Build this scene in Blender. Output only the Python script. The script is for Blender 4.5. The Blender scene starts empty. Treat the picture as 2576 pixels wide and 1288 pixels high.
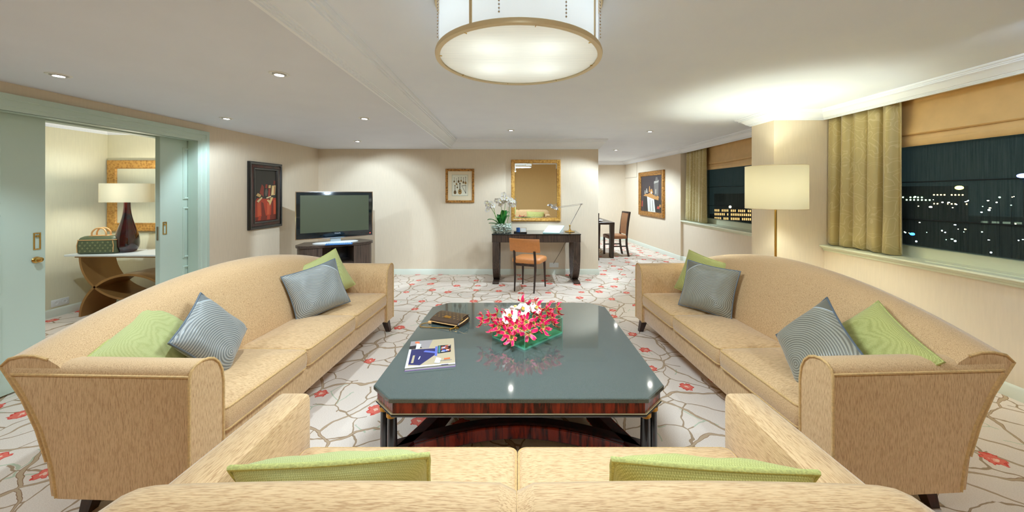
import bpy, bmesh, math, random
from mathutils import Vector, Matrix, Euler
random.seed(7)
PI = math.pi
SC = bpy.context.scene
COL = SC.collection
def R(d): return math.radians(d)

# ------------------------------------------------------------------ camera
FPX = 900.0
cd = bpy.data.cameras.new('camera'); cam = bpy.data.objects.new('camera', cd); COL.objects.link(cam)
cd.sensor_width = 36.0; cd.sensor_fit = 'HORIZONTAL'
cd.lens = 36.0 * FPX / 2576.0
cd.shift_x = (1288 - 1305) / 2576.0
cd.shift_y = -(644 - 483) / 2576.0
cd.clip_start = 0.02; cd.clip_end = 600
cam.location = (0, 0, 1.45); cam.rotation_euler = (R(90), 0, 0)
SC.camera = cam

# ------------------------------------------------------------------ world, exposure
wd = bpy.data.worlds.new('night'); SC.world = wd; wd.use_nodes = True
wb = wd.node_tree.nodes['Background']; wb.inputs[0].default_value = (0.010, 0.017, 0.018, 1); wb.inputs[1].default_value = 1.0
SC.view_settings.view_transform = 'Standard'; SC.view_settings.look = 'None'
SC.view_settings.gamma = 1.0; SC.view_settings.use_curve_mapping = False
SC.view_settings.exposure = 1.46
SC.cycles.max_bounces = 10; SC.cycles.diffuse_bounces = 5; SC.cycles.glossy_bounces = 5
SC.cycles.transmission_bounces = 8; SC.cycles.transparent_max_bounces = 16
SC.cycles.caustics_reflective = False; SC.cycles.caustics_refractive = False
SC.cycles.use_denoising = True; SC.cycles.use_adaptive_sampling = True; SC.cycles.adaptive_threshold = 0.03
SC.cycles.sample_clamp_indirect = 6.0

WARM = (1.0, 0.84, 0.66)
NEUT = (0.69, 0.86, 1.0)
DOWN_POWER = 24.0          # every recessed downlight
CHAND_POWER = 20.0         # ceiling drum lamp, downward
CHAND_BULB = .34           # each bulb inside the drum
FLOOR_LAMP_POWER = 12.5

# ------------------------------------------------------------------ materials
def lin(c):
    def f(v):
        v /= 255.0
        return v / 12.92 if v <= 0.04045 else ((v + 0.055) / 1.055) ** 2.4
    return (f(c[0]), f(c[1]), f(c[2]), 1.0)

class NT:
    def __init__(self, name):
        self.m = bpy.data.materials.new(name); self.m.use_nodes = True
        self.t = self.m.node_tree; self.n = self.t.nodes; self.l = self.t.links
        self.b = self.n['Principled BSDF']; self.out = self.n['Material Output']
    def node(self, typ, **kw):
        x = self.n.new(typ)
        for k, v in kw.items():
            if k.startswith('i_'): x.inputs[k[2:].replace('_', ' ')].default_value = v
            else: setattr(x, k, v)
        return x
    def link(self, a, b): self.l.new(a, b)
    def coord(self, scale=(1, 1, 1), out='Object', loc=(0, 0, 0), rot=(0, 0, 0)):
        tc = self.node('ShaderNodeTexCoord'); mp = self.node('ShaderNodeMapping')
        mp.inputs['Scale'].default_value = scale; mp.inputs['Location'].default_value = loc; mp.inputs['Rotation'].default_value = rot
        self.link(tc.outputs[out], mp.inputs[0]); return mp.outputs[0]
    def noise(self, vec, scale=5.0, detail=3.0, rough=0.5, dist=0.0):
        x = self.node('ShaderNodeTexNoise'); x.inputs['Scale'].default_value = scale
        x.inputs['Detail'].default_value = detail; x.inputs['Roughness'].default_value = rough; x.inputs['Distortion'].default_value = dist
        self.link(vec, x.inputs['Vector']); return x
    def ramp(self, fac, stops, interp='LINEAR'):
        r = self.node('ShaderNodeValToRGB'); e = r.color_ramp.elements; r.color_ramp.interpolation = interp
        while len(e) < len(stops): e.new(0.5)
        for el, (p, c) in zip(e, stops): el.position = p; el.color = c if len(c) == 4 else (*c, 1)
        self.link(fac, r.inputs[0]); return r.outputs[0]
    def math(self, op, a, b=None, c=None, clamp=False):
        x = self.node('ShaderNodeMath', operation=op); x.use_clamp = clamp
        for i, v in enumerate((a, b, c)):
            if v is None: continue
            if isinstance(v, (int, float)): x.inputs[i].default_value = v
            else: self.link(v, x.inputs[i])
        return x.outputs[0]
    def mix(self, fac, a, b):
        x = self.node('ShaderNodeMix', data_type='RGBA')
        for i, v in ((0, fac), (6, a), (7, b)):
            if isinstance(v, (int, float)): x.inputs[i].default_value = v
            elif isinstance(v, tuple): x.inputs[i].default_value = v
            else: self.link(v, x.inputs[i])
        return x.outputs[2]
    def bump(self, h, strength=0.3, dist=0.01):
        x = self.node('ShaderNodeBump'); x.inputs['Strength'].default_value = strength; x.inputs['Distance'].default_value = dist
        self.link(h, x.inputs['Height']); self.link(x.outputs[0], self.b.inputs['Normal'])
    def set(self, **kw):
        for k, v in kw.items():
            s = self.b.inputs[k.replace('_', ' ')]
            if hasattr(v, 'is_output'): self.link(v, s)
            else: s.default_value = v
        return self

def simple(name, c, rough=0.5, metal=0.0, spec=0.5, coat=0.0, var=0.0, vscale=20.0, bump=0.0):
    t = NT(name); base = lin(c)
    if var > 0 or bump > 0:
        nz = t.noise(t.coord(), vscale, 3)
        if var > 0:
            d = tuple(v * (1 - var) for v in base[:3]) + (1,); u = tuple(min(1, v * (1 + var)) for v in base[:3]) + (1,)
            t.set(Base_Color=t.ramp(nz.outputs['Fac'], [(0.3, d), (0.7, u)]))
        else: t.set(Base_Color=base)
        if bump > 0: t.bump(nz.outputs['Fac'], bump, 0.004)
    else:
        t.set(Base_Color=base)
    t.set(Roughness=rough, Metallic=metal); t.b.inputs['Specular IOR Level'].default_value = spec
    t.b.inputs['Coat Weight'].default_value = coat
    return t.m

def emit(name, c, s):
    t = NT(name); t.set(Base_Color=(0, 0, 0, 1)); t.b.inputs['Emission Color'].default_value = lin(c); t.b.inputs['Emission Strength'].default_value = s
    return t.m

def fabric(name, c_light, c_dark, scale, amount=0.66, bump=0.3):
    """chenille with short streaks; scale = streak frequency per axis"""
    t = NT(name)
    n1 = t.noise(t.coord(scale), 1.0, 2, 0.6)
    n2 = t.noise(t.coord(), 3.0, 2)
    streak = t.ramp(n1.outputs['Fac'], [(0.30, (1, 1, 1)), (0.46, (0.40, 0.40, 0.40)), (0.56, (0, 0, 0))])
    col = t.mix(t.math('MULTIPLY', streak, amount), lin(c_light), lin(c_dark))
    col = t.mix(t.math('MULTIPLY', n2.outputs['Fac'], 0.18), col, lin(c_dark))
    t.set(Base_Color=col, Roughness=0.72); t.b.inputs['Specular IOR Level'].default_value = 0.25
    t.b.inputs['Sheen Weight'].default_value = 0.45; t.b.inputs['Sheen Roughness'].default_value = 0.4
    t.bump(n1.outputs['Fac'], bump, 0.003)
    return t.m

SOFA_L, SOFA_D = (222, 186, 138), (156, 106, 60)
M = {}
M['sofa_vertical'] = fabric('sofa_fabric_vertical_grain', SOFA_L, SOFA_D, (330, 330, 34))
M['sofa_length'] = fabric('sofa_fabric_lengthwise_grain', SOFA_L, SOFA_D, (30, 300, 300))
M['sofa_depth'] = fabric('sofa_fabric_crosswise_grain', SOFA_L, SOFA_D, (300, 30, 300))
M['sofa_piping'] = simple('sofa_piping', (204, 166, 110), 0.7, var=0.15, vscale=90)

def weave(name, c1, c2, sc):
    t = NT(name)
    v = t.coord((sc, sc, sc), rot=(0, R(45), 0))
    ck = t.node('ShaderNodeTexVoronoi'); ck.inputs['Scale'].default_value = 1.0; ck.inputs['Randomness'].default_value = 0.15
    t.link(v, ck.inputs['Vector'])
    nz = t.noise(t.coord(), 6, 2)
    col = t.ramp(ck.outputs['Distance'], [(0.1, lin(c1)), (0.75, lin(c2))])
    t.set(Base_Color=col, Roughness=0.6); t.b.inputs['Sheen Weight'].default_value = 0.2
    t.b.inputs['Specular IOR Level'].default_value = 0.3
    inv = t.math('SUBTRACT', 1.0, ck.outputs['Distance']); t.bump(inv, 0.35, 0.003)
    return t.m
M['green_fabric'] = weave('green_cushion_fabric', (206, 206, 130), (158, 156, 82), 190)
M['green_light'] = weave('light_green_cushion_fabric', (200, 202, 138), (164, 166, 100), 230)
M['green_piping'] = simple('green_cord_piping', (184, 184, 108), 0.7, var=0.2, vscale=160, bump=0.4)
def rings(name, c1, c2, centre):
    t = NT(name)
    tc = t.node('ShaderNodeTexCoord')
    sub = t.node('ShaderNodeVectorMath', operation='SUBTRACT'); sub.inputs[1].default_value = centre
    t.link(tc.outputs['Object'], sub.inputs[0])
    mul = t.node('ShaderNodeVectorMath', operation='MULTIPLY'); mul.inputs[1].default_value = (1, 0, 1)
    t.link(sub.outputs[0], mul.inputs[0])
    ln = t.node('ShaderNodeVectorMath', operation='LENGTH'); t.link(mul.outputs[0], ln.inputs[0])
    r = ln.outputs['Value']
    s = t.math('SINE', t.math('MULTIPLY', r, 520.0))
    s = t.math('MULTIPLY_ADD', s, 0.5, 0.5)
    inside = t.math('LESS_THAN', r, 0.335)
    f = t.math('MULTIPLY', s, inside)
    edge = t.math('LESS_THAN', t.math('ABSOLUTE', t.math('SUBTRACT', r, 0.337)), 0.0022)
    col = t.mix(f, lin(c2), lin(c1))
    col = t.mix(edge, col, lin((190, 200, 205)))
    t.set(Base_Color=col, Roughness=0.38); t.b.inputs['Specular IOR Level'].default_value = 0.5
    t.b.inputs['Sheen Weight'].default_value = 0.3
    t.bump(f, 0.5, 0.003)
    return t.m
M['grey_rings'] = rings('grey_silk_ringed_cushion', (170, 170, 162), (106, 110, 108), (0.09, 0, -0.10))
M['grey_rings_warm'] = rings('taupe_silk_ringed_cushion', (164, 160, 142), (106, 102, 88), (-0.09, 0, -0.10))
M['grey_piping'] = simple('grey_silk_piping', (98, 108, 116), 0.45)

def wallpaper(name, c):
    t = NT(name); base = lin(c)
    n1 = t.noise(t.coord((60, 60, 6)), 1.0, 3)
    n2 = t.noise(t.coord((300, 300, 300)), 1.0, 2)
    d = tuple(v * 0.97 for v in base[:3]) + (1,); u = tuple(min(1, v * 1.02) for v in base[:3]) + (1,)
    t.set(Base_Color=t.ramp(n1.outputs['Fac'], [(0.3, d), (0.7, u)]), Roughness=0.75)
    t.b.inputs['Specular IOR Level'].default_value = 0.2
    t.bump(n2.outputs['Fac'], 0.12, 0.002)
    return t.m
M['wall'] = wallpaper('beige_wallpaper', (230, 214, 190))
M['wall_rear'] = wallpaper('tan_wallpaper', (226, 190, 132))
M['wall_side_room'] = wallpaper('pale_wallpaper', (232, 226, 196))
M['ceiling'] = simple('ceiling_paint', (240, 245, 255), 0.85, spec=0.2, var=0.015, vscale=3)
M['soffit'] = simple('shaded_soffit_paint', (230, 233, 242), 0.85, spec=0.2, var=0.015, vscale=3)  # darker than the ceiling to paint in the soffit's dimmer light
M['cornice'] = simple('white_plaster', (247, 250, 255), 0.7, spec=0.3)
M['trim'] = simple('white_gloss_trim', (226, 230, 216), 0.4)
M['door'] = simple('green_lit_door_paint', (198, 216, 202), 0.42)  # greenish tint of the mixed lighting is put into the paint colour
M['sill'] = simple('pale_cream_sill_paint', (226, 228, 200), 0.4)
M['dark_wood'] = None
def wood(name, c1, c2, scale, rough=0.35, coat=0.0, lo=0.35, hi=0.65):
    t = NT(name)
    n = t.noise(t.coord(scale), 1.0, 4, 0.6, 0.4)
    t.set(Base_Color=t.ramp(n.outputs['Fac'], [(lo, lin(c1)), (hi, lin(c2))]), Roughness=rough)
    t.b.inputs['Coat Weight'].default_value = coat
    return t.m
M['wenge'] = wood('wenge_vertical_grain', (46, 34, 28), (92, 74, 62), (90, 90, 3), 0.42)
M['wenge_flat'] = wood('wenge_top_grain', (44, 34, 30), (84, 68, 58), (4, 90, 90), 0.3)
M['leg_wood'] = wood('dark_leg_wood', (40, 26, 20), (66, 44, 34), (40, 40, 5), 0.4)
M['rosewood'] = wood('rosewood_stripes', (58, 10, 6), (150, 44, 22), (36, 36, 4), 0.25, 0.5, 0.38, 0.58)
M['dark_rosewood'] = wood('dark_rosewood', (34, 6, 6), (74, 18, 14), (20, 20, 6), 0.28, 0.4)
M['black'] = simple('black_lacquer', (18, 18, 20), 0.22, coat=0.4)
M['gold'] = simple('gold_leaf', (204, 150, 62), 0.36, 0.85, var=0.12, vscale=60)
M['brass'] = simple('polished_brass', (214, 176, 100), 0.2, 1.0)
M['champagne'] = simple('champagne_metal', (226, 206, 164), 0.4, 0.25)
M['chrome'] = simple('chrome', (220, 220, 224), 0.12, 1.0)
M['leather'] = simple('tan_leather', (214, 140, 78), 0.42, var=0.06, vscale=30, bump=0.08)
M['leather_dark'] = simple('brown_leather', (166, 112, 70), 0.42, var=0.08, vscale=30)
M['white_plastic'] = simple('white_plastic', (236, 236, 232), 0.4)
M['mirror'] = simple('mirror_glass', (245, 245, 240), 0.0, 1.0)
def granite():
    t = NT('polished_dark_granite')
    v = t.node('ShaderNodeTexVoronoi'); v.inputs['Scale'].default_value = 330.0; t.link(t.coord(), v.inputs['Vector'])
    n = t.noise(t.coord(), 600, 2)
    c = t.ramp(n.outputs['Fac'], [(0.35, lin((58, 68, 66))), (0.6, lin((88, 98, 92))), (0.75, lin((128, 134, 122)))])
    c = t.mix(t.math('LESS_THAN', v.outputs['Distance'], 0.12), c, lin((44, 52, 52)))
    t.set(Base_Color=c, Roughness=0.07); t.b.inputs['IOR'].default_value = 1.75
    t.b.inputs['Coat Weight'].default_value = 0.5; t.b.inputs['Coat Roughness'].default_value = 0.03
    return t.m
M['granite'] = granite()

def clear(name, tint, gloss=0.0, ior=1.45, dark=0.0, rough=0.0):
    """thin clear sheet: transparent with a fresnel reflection"""
    t = NT(name)
    tr = t.node('ShaderNodeBsdfTransparent'); tr.inputs[0].default_value = tint
    gl = t.node('ShaderNodeBsdfGlossy'); gl.inputs['Roughness'].default_value = rough
    lw = t.node('ShaderNodeLayerWeight'); lw.inputs[0].default_value = .5; f0 = ((ior - 1) / (ior + 1)) ** 2
    fr = t.math('MULTIPLY_ADD', t.math('POWER', lw.outputs['Facing'], 5.0), .85, f0)
    mx = t.node('ShaderNodeMixShader'); t.link(fr, mx.inputs[0]); t.link(tr.outputs[0], mx.inputs[1]); t.link(gl.outputs[0], mx.inputs[2])
    t.link(mx.outputs[0], t.out.inputs[0]); return t.m
M['glass'] = clear('window_glass', (0.92, 0.96, 0.95, 1), ior=1.2)
M['vase_glass'] = clear('green_tinted_vase_glass', (0.86, 0.97, 0.92, 1), ior=1.8)
M['bowl_glass'] = clear('clear_bowl_glass', (0.93, 0.97, 0.95, 1), ior=1.4)
M['glass_edge'] = simple('green_glass_edge', (128, 220, 188), 0.1)
M['water'] = clear('water', (0.90, 0.97, 0.88, 1), ior=1.33)
def sheer():
    t = NT('dark_sheer_fabric')
    tr = t.node('ShaderNodeBsdfTransparent'); tr.inputs[0].default_value = (0.62, 0.68, 0.66, 1)
    df = t.node('ShaderNodeBsdfDiffuse')
    n = t.noise(t.coord((30, 90, 3)), 1.0, 3)
    df_c = t.ramp(n.outputs['Fac'], [(0.3, lin((62, 74, 74))), (0.7, lin((92, 102, 100)))])
    t.link(df_c, df.inputs[0])
    mx = t.node('ShaderNodeMixShader'); mx.inputs[0].default_value = 0.42
    t.link(tr.outputs[0], mx.inputs[1]); t.link(df.outputs[0], mx.inputs[2]); t.link(mx.outputs[0], t.out.inputs[0])
    return t.m
M['sheer'] = sheer()
M['seam'] = simple('dark_seam', (14, 15, 15), 0.8)
def translucent(name, c, trans=0.55, ct=None, grain=0.0):
    t = NT(name)
    d = t.node('ShaderNodeBsdfDiffuse'); d.inputs[0].default_value = lin(c)
    s = t.node('ShaderNodeBsdfTranslucent'); s.inputs[0].default_value = lin(ct or c)
    if grain:
        n = t.noise(t.coord((4, 120, 120)), 1.0, 3)
        cc = t.mix(t.math('MULTIPLY', n.outputs['Fac'], grain), lin(c), lin(tuple(v * 0.8 for v in c)))
        t.link(cc, d.inputs[0]); t.link(cc, s.inputs[0])
    mx = t.node('ShaderNodeMixShader'); mx.inputs[0].default_value = trans
    t.link(d.outputs[0], mx.inputs[1]); t.link(s.outputs[0], mx.inputs[2]); t.link(mx.outputs[0], t.out.inputs[0])
    return t.m
M['drum_fabric'] = translucent('white_drum_fabric', (244, 243, 240), 0.5)
M['diffuser'] = translucent('linen_diffuser', (250, 238, 216), 0.5, grain=0.5)
M['shade'] = translucent('cream_lamp_shade', (222, 210, 178), 0.045)

def damask(name, c1, c2):
    t = NT(name)
    w = t.node('ShaderNodeTexVoronoi', feature='DISTANCE_TO_EDGE'); w.inputs['Scale'].default_value = 7.0
    nz = t.noise(t.coord(), 5, 2)
    ad = t.node('ShaderNodeVectorMath', operation='MULTIPLY_ADD'); ad.inputs[1].default_value = (0.16, 0.16, 0.16)
    t.link(nz.outputs['Color'], ad.inputs[0]); t.link(t.coord(), ad.inputs[2])
    t.link(ad.outputs[0], w.inputs['Vector'])
    f = t.math('LESS_THAN', t.math('ABSOLUTE', t.math('SUBTRACT', w.outputs['Distance'], 0.10)), 0.02)
    t.set(Base_Color=t.mix(t.math('MULTIPLY', f, 0.55), lin(c1), lin(c2)), Roughness=0.42)
    t.b.inputs['Sheen Weight'].default_value = 0.3
    return t.m
M['curtain'] = damask('gold_damask_curtain', (190, 172, 118), (214, 200, 152))
M['blind'] = simple('tan_silk_blind', (222, 184, 126), 0.45, var=0.05, vscale=8)

def carpet():
    t = NT('cherry_blossom_carpet')
    co = t.coord()
    nz = t.noise(co, 1.6, 2)
    ad = t.node('ShaderNodeVectorMath', operation='MULTIPLY_ADD'); ad.inputs[1].default_value = (0.42, 0.42, 0)
    t.link(nz.outputs['Color'], ad.inputs[0]); t.link(co, ad.inputs[2])
    wig = t.noise(co, 9.0, 2)
    ad2 = t.node('ShaderNodeVectorMath', operation='MULTIPLY_ADD'); ad2.inputs[1].default_value = (0.05, 0.05, 0)
    t.link(wig.outputs['Color'], ad2.inputs[0]); t.link(ad.outputs[0], ad2.inputs[2])
    def lines(scale, rnd=1.0, loc=(0, 0, 0)):
        mp = t.node('ShaderNodeMapping'); mp.inputs['Location'].default_value = loc; t.link(ad2.outputs[0], mp.inputs[0])
        v = t.node('ShaderNodeTexVoronoi', feature='DISTANCE_TO_EDGE', voronoi_dimensions='2D')
        v.inputs['Scale'].default_value = scale; v.inputs['Randomness'].default_value = rnd
        t.link(mp.outputs[0], v.inputs['Vector']); return t.math('DIVIDE', v.outputs['Distance'], scale)
    thick = t.noise(co, 2.3, 2)
    wv = t.math('MULTIPLY_ADD', thick.outputs['Fac'], 0.024, -0.003)
    d1 = lines(2.5)
    m1 = t.math('LESS_THAN', d1, wv)
    core = t.math('LESS_THAN', d1, t.math('SUBTRACT', wv, 0.0028))
    d2 = lines(3.9, 1.0, (3.1, 1.7, 0))
    gap = t.noise(co, 1.9, 1)
    g2 = t.math('GREATER_THAN', gap.outputs['Fac'], 0.47)
    m2 = t.math('MULTIPLY', t.math('LESS_THAN', d2, 0.0052), g2)
    d3 = lines(6.0, 1.0, (7.7, 4.2, 0))
    gp = t.noise(co, 3.3, 1)
    g3 = t.math('GREATER_THAN', gp.outputs['Fac'], 0.60)
    m3 = t.math('MULTIPLY', t.math('LESS_THAN', d3, 0.004), g3)
    grain = t.noise(t.coord((140, 420, 1)), 1.0, 2)
    base = t.ramp(grain.outputs['Fac'], [(0.3, lin((222, 205, 189))), (0.7, lin((239, 225, 211)))])
    c = t.mix(t.math('MULTIPLY', m3, 0.75), base, lin((176, 190, 158)))
    c = t.mix(m2, c, lin((172, 146, 118)))
    c = t.mix(m1, c, lin((150, 118, 90)))
    c = t.mix(core, c, lin((190, 164, 134)))
    # blossoms
    v = t.node('ShaderNodeTexVoronoi', feature='F1', voronoi_dimensions='2D'); v.inputs['Scale'].default_value = 2.75; v.inputs['Randomness'].default_value = 0.62
    t.link(co, v.inputs['Vector'])
    sub = t.node('ShaderNodeVectorMath', operation='SUBTRACT'); t.link(co, sub.inputs[0]); t.link(v.outputs['Position'], sub.inputs[1])
    sx = t.node('ShaderNodeSeparateXYZ'); t.link(sub.outputs[0], sx.inputs[0])
    x, y = sx.outputs[0], sx.outputs[1]
    r = t.math('SQRT', t.math('ADD', t.math('MULTIPLY', x, x), t.math('MULTIPLY', y, y)))
    th = t.math('ARCTAN2', y, x)
    sc = t.node('ShaderNodeSeparateColor'); t.link(v.outputs['Color'], sc.inputs[0])
    th = t.math('ADD', th, t.math('MULTIPLY', sc.outputs[1], 6.28))
    lob = t.math('MULTIPLY_ADD', t.math('COSINE', t.math('MULTIPLY', th, 6.0)), 0.10, 1.0)
    lob = t.math('MULTIPLY', lob, t.math('MULTIPLY_ADD', sc.outputs[2], 0.35, 0.85))
    fine = t.noise(co, 48, 1)
    rr = t.math('DIVIDE', r, lob)
    rr = t.math('ADD', rr, t.math('MULTIPLY_ADD', fine.outputs['Fac'], 0.044, -0.022))
    keep = t.math('LESS_THAN', sc.outputs[0], 0.86)
    fm = t.math('MULTIPLY', t.math('LESS_THAN', rr, 0.048), keep)
    fin = t.math('MULTIPLY', t.math('LESS_THAN', rr, 0.040), keep)
    fcen = t.math('MULTIPLY', t.math('LESS_THAN', rr, 0.013), keep)
    c = t.mix(fm, c, lin((218, 84, 72)))
    c = t.mix(fin, c, lin((232, 118, 102)))
    c = t.mix(fcen, c, lin((244, 196, 172)))
    t.set(Base_Color=c, Roughness=0.95); t.b.inputs['Specular IOR Level'].default_value = 0.1
    t.bump(grain.outputs['Fac'], 0.25, 0.004)
    return t.m
M['carpet'] = carpet()

# ------------------------------------------------------------------ mesh builder
class MB:
    def __init__(self): self.bm = bmesh.new(); self.mi = 0
    def face(self, vs):
        try: f = self.bm.faces.new(vs); f.material_index = self.mi; return f
        except ValueError: return None
    def v(self, p): return self.bm.verts.new(p)
    def bx(self, x0, x1, y0, y1, z0, z1, bevel=0.0, seg=2):
        t = bmesh.new()
        bmesh.ops.create_cube(t, size=1.0)
        for q in t.verts: q.co = Vector(((x0 + x1) / 2 + q.co.x * (x1 - x0), (y0 + y1) / 2 + q.co.y * (y1 - y0), (z0 + z1) / 2 + q.co.z * (z1 - z0)))
        if bevel > 0: bmesh.ops.bevel(t, geom=t.edges[:], offset=bevel, segments=seg, profile=0.5, affect='EDGES')
        self.merge(t); return self
    def merge(self, t, mat=None):
        mp = {}
        for q in t.verts: mp[q.index if q.index >= 0 else id(q)] = None
        t.verts.index_update()
        vs = [self.bm.verts.new((mat @ q.co) if mat else q.co) for q in t.verts]
        for f in t.faces: self.face([vs[q.index] for q in f.verts])
        t.free()
    def loft(self, loops, closed=True, caps=(True, True)):
        vl = [[self.v(p) for p in lp] for lp in loops]
        n = len(vl[0])
        for a, b in zip(vl, vl[1:]):
            for i in range(n if closed else n - 1):
                j = (i + 1) % n
                self.face([a[i], a[j], b[j], b[i]])
        if closed and caps[0]: self.face(list(reversed(vl[0])))
        if closed and caps[1]: self.face(vl[-1])
        return self
    def prism(self, poly, axis, a, b, bevel=0.0):
        def mk(p, h):
            return {'X': (h, p[0], p[1]), 'Y': (p[0], h, p[1]), 'Z': (p[0], p[1], h)}[axis]
        t = MB()
        t.loft([[mk(p, a) for p in poly], [mk(p, b) for p in poly]])
        bmesh.ops.recalc_face_normals(t.bm, faces=t.bm.faces[:])
        if bevel > 0: bmesh.ops.bevel(t.bm, geom=t.bm.edges[:], offset=bevel, segments=2, profile=0.5, affect='EDGES')
        self.merge(t.bm); return self
    def tube(self, pts, r, seg=10, closed=False, caps=True):
        pts = [Vector(p) for p in pts]; n = len(pts)
        rs = r if isinstance(r, (list, tuple)) else [r] * n
        loops = []; up = None
        for i, p in enumerate(pts):
            if closed: d = pts[(i + 1) % n] - pts[i - 1]
            else: d = pts[min(i + 1, n - 1)] - pts[max(i - 1, 0)]
            if d.length < 1e-9: d = Vector((0, 0, 1))
            d.normalize()
            if up is None:
                up = Vector((0, 0, 1)) if abs(d.z) < 0.9 else Vector((1, 0, 0))
            u = up - d * up.dot(d)
            if u.length < 1e-6: u = d.orthogonal()
            u.normalize(); w = d.cross(u); up = u
            loops.append([p + u * (rs[i] * math.cos(2 * PI * k / seg)) + w * (rs[i] * math.sin(2 * PI * k / seg)) for k in range(seg)])
        if closed: loops.append(loops[0]); self.loft(loops, True, (False, False))
        else: self.loft(loops, True, (caps, caps))
        return self
    def lathe(self, prof, c=(0, 0, 0), seg=32, sx=1.0, sy=1.0, caps=(True, True)):
        loops = [[(c[0] + r * sx * math.cos(2 * PI * k / seg), c[1] + r * sy * math.sin(2 * PI * k / seg), c[2] + z) for k in range(seg)] for r, z in prof]
        return self.loft(loops, True, caps)
    def sphere(self, c, r, seg=12, sz=1.0):
        n = max(4, seg // 2)
        return self.lathe([(max(1e-4, r * math.sin(PI * i / n)), -r * sz * math.cos(PI * i / n)) for i in range(n + 1)], c, seg)
    def grid(self, f, nu, nv):
        vs = [[self.v(f(i / nu, j / nv)) for j in range(nv + 1)] for i in range(nu + 1)]
        for i in range(nu):
            for j in range(nv): self.face([vs[i][j], vs[i + 1][j], vs[i + 1][j + 1], vs[i][j + 1]])
        return self
    def poly(self, pts): self.face([self.v(p) for p in pts]); return self
    def build(self, name, mat, parent=None, smooth=35, solid=0.0, loc=None, fix=True):
        if fix: bmesh.ops.recalc_face_normals(self.bm, faces=self.bm.faces[:])
        me = bpy.data.meshes.new(name); self.bm.to_mesh(me); self.bm.free()
        for m in (mat if isinstance(mat, (list, tuple)) else [mat]): me.materials.append(m)
        o = bpy.data.objects.new(name, me); COL.objects.link(o)
        if smooth:
            me.polygons.foreach_set('use_smooth', [True] * len(me.polygons)); me.set_sharp_from_angle(angle=R(smooth))
        if parent: o.parent = parent
        if loc: o.location = loc
        if solid: md = o.modifiers.new('thickness', 'SOLIDIFY'); md.thickness = solid; md.offset = 0
        return o

def tag(o, label=None, cat=None, group=None, kind=None):
    if label: o['label'] = label
    if cat: o['category'] = cat
    if group: o['group'] = group
    if kind: o['kind'] = kind
    return o
def thing(name, label, cat, loc=(0, 0, 0), rz=0.0, group=None):
    o = bpy.data.objects.new(name, None); COL.objects.link(o); o.empty_display_size = 0.1
    o.location = loc; o.rotation_euler = (0, 0, rz); return tag(o, label, cat, group)
def dup(root, loc, rot=None, label=None, group=None, scale=None):
    r = root.copy(); COL.objects.link(r); r.location = loc
    if rot is not None: r.rotation_euler = rot
    if scale: r.scale = (scale,) * 3
    if label: r['label'] = label
    if group: r['group'] = group
    for ch in list(root.children):
        c = ch.copy(); COL.objects.link(c); c.parent = r
        if c.type == 'LIGHT': pass
        for g in list(ch.children):
            d = g.copy(); COL.objects.link(d); d.parent = c
    return r
def struct(o): o['kind'] = 'structure'; return o
def light(kind, name, loc, power, color, parent=None, rot=None, **kw):
    ld = bpy.data.lights.new(name, kind); ld.energy = power; ld.color = color
    for k, v in kw.items(): setattr(ld, k, v)
    o = bpy.data.objects.new(name, ld); COL.objects.link(o); o.location = loc
    if rot: o.rotation_euler = rot
    if parent: o.parent = parent
    return o
def text_mesh(name, s, size, mat, parent, loc, rot, depth=0.0004):
    cu = bpy.data.curves.new(name, 'FONT'); cu.body = s; cu.size = size; cu.align_x = 'CENTER'; cu.align_y = 'CENTER'; cu.extrude = depth
    tmp = bpy.data.objects.new(name + '_tmp', cu); COL.objects.link(tmp)
    dg = bpy.context.evaluated_depsgraph_get(); dg.update()
    me = bpy.data.meshes.new_from_object(tmp.evaluated_get(dg)); bpy.data.objects.remove(tmp); bpy.data.curves.remove(cu)
    me.name = name; me.materials.clear(); me.materials.append(mat)
    o = bpy.data.objects.new(name, me); COL.objects.link(o); o.location = loc; o.rotation_euler = rot
    if parent: o.parent = parent
    return o
def spline(pts, n=8):
    pts = [Vector(p) for p in pts]; out = []
    for i in range(len(pts) - 1):
        p0 = pts[max(i - 1, 0)]; p1 = pts[i]; p2 = pts[i + 1]; p3 = pts[min(i + 2, len(pts) - 1)]
        for k in range(n):
            t = k / n
            out.append(0.5 * ((2 * p1) + (p2 - p0) * t + (2 * p0 - 5 * p1 + 4 * p2 - p3) * t * t + (3 * p1 - p0 - 3 * p2 + p3) * t ** 3))
    out.append(pts[-1]); return out

# ------------------------------------------------------------------ room shell
LOW, HIGH = 2.206, 2.37           # soffit and main ceiling
XL, XR, YB, YR = -3.53, 3.48, 6.30, -0.60
XE = 1.40                          # free end of the back wall
struct(MB().bx(-5.6, 4.0, YR - 0.15, 11.1, -0.12, 0).build('floor', M['carpet']))
# soffit with a slightly slanting edge, and the raised main ceiling
def edge_x(y): return -1.02 - 0.031 * y
MB_ = MB(); MB_.prism([(-3.80, YR - .1), (edge_x(YR), YR - .1), (edge_x(YB), YB), (-3.80, YB)], 'Z', LOW, 2.52)
struct(MB_.build('ceiling_soffit', M['soffit']))
struct(MB().prism([(edge_x(YR) , YR - .1), (4.0, YR - .1), (4.0, 11.1), (-1.6, 11.1), (-1.6, YB + .15), (edge_x(YB), YB + .15)], 'Z', HIGH, 2.52).build('ceiling', M['ceiling']))
struct(MB().bx(XL - .3, 4.0, YR - .15, YR, 0, 2.52).build('wall_rear', M['wall_rear']))
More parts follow.
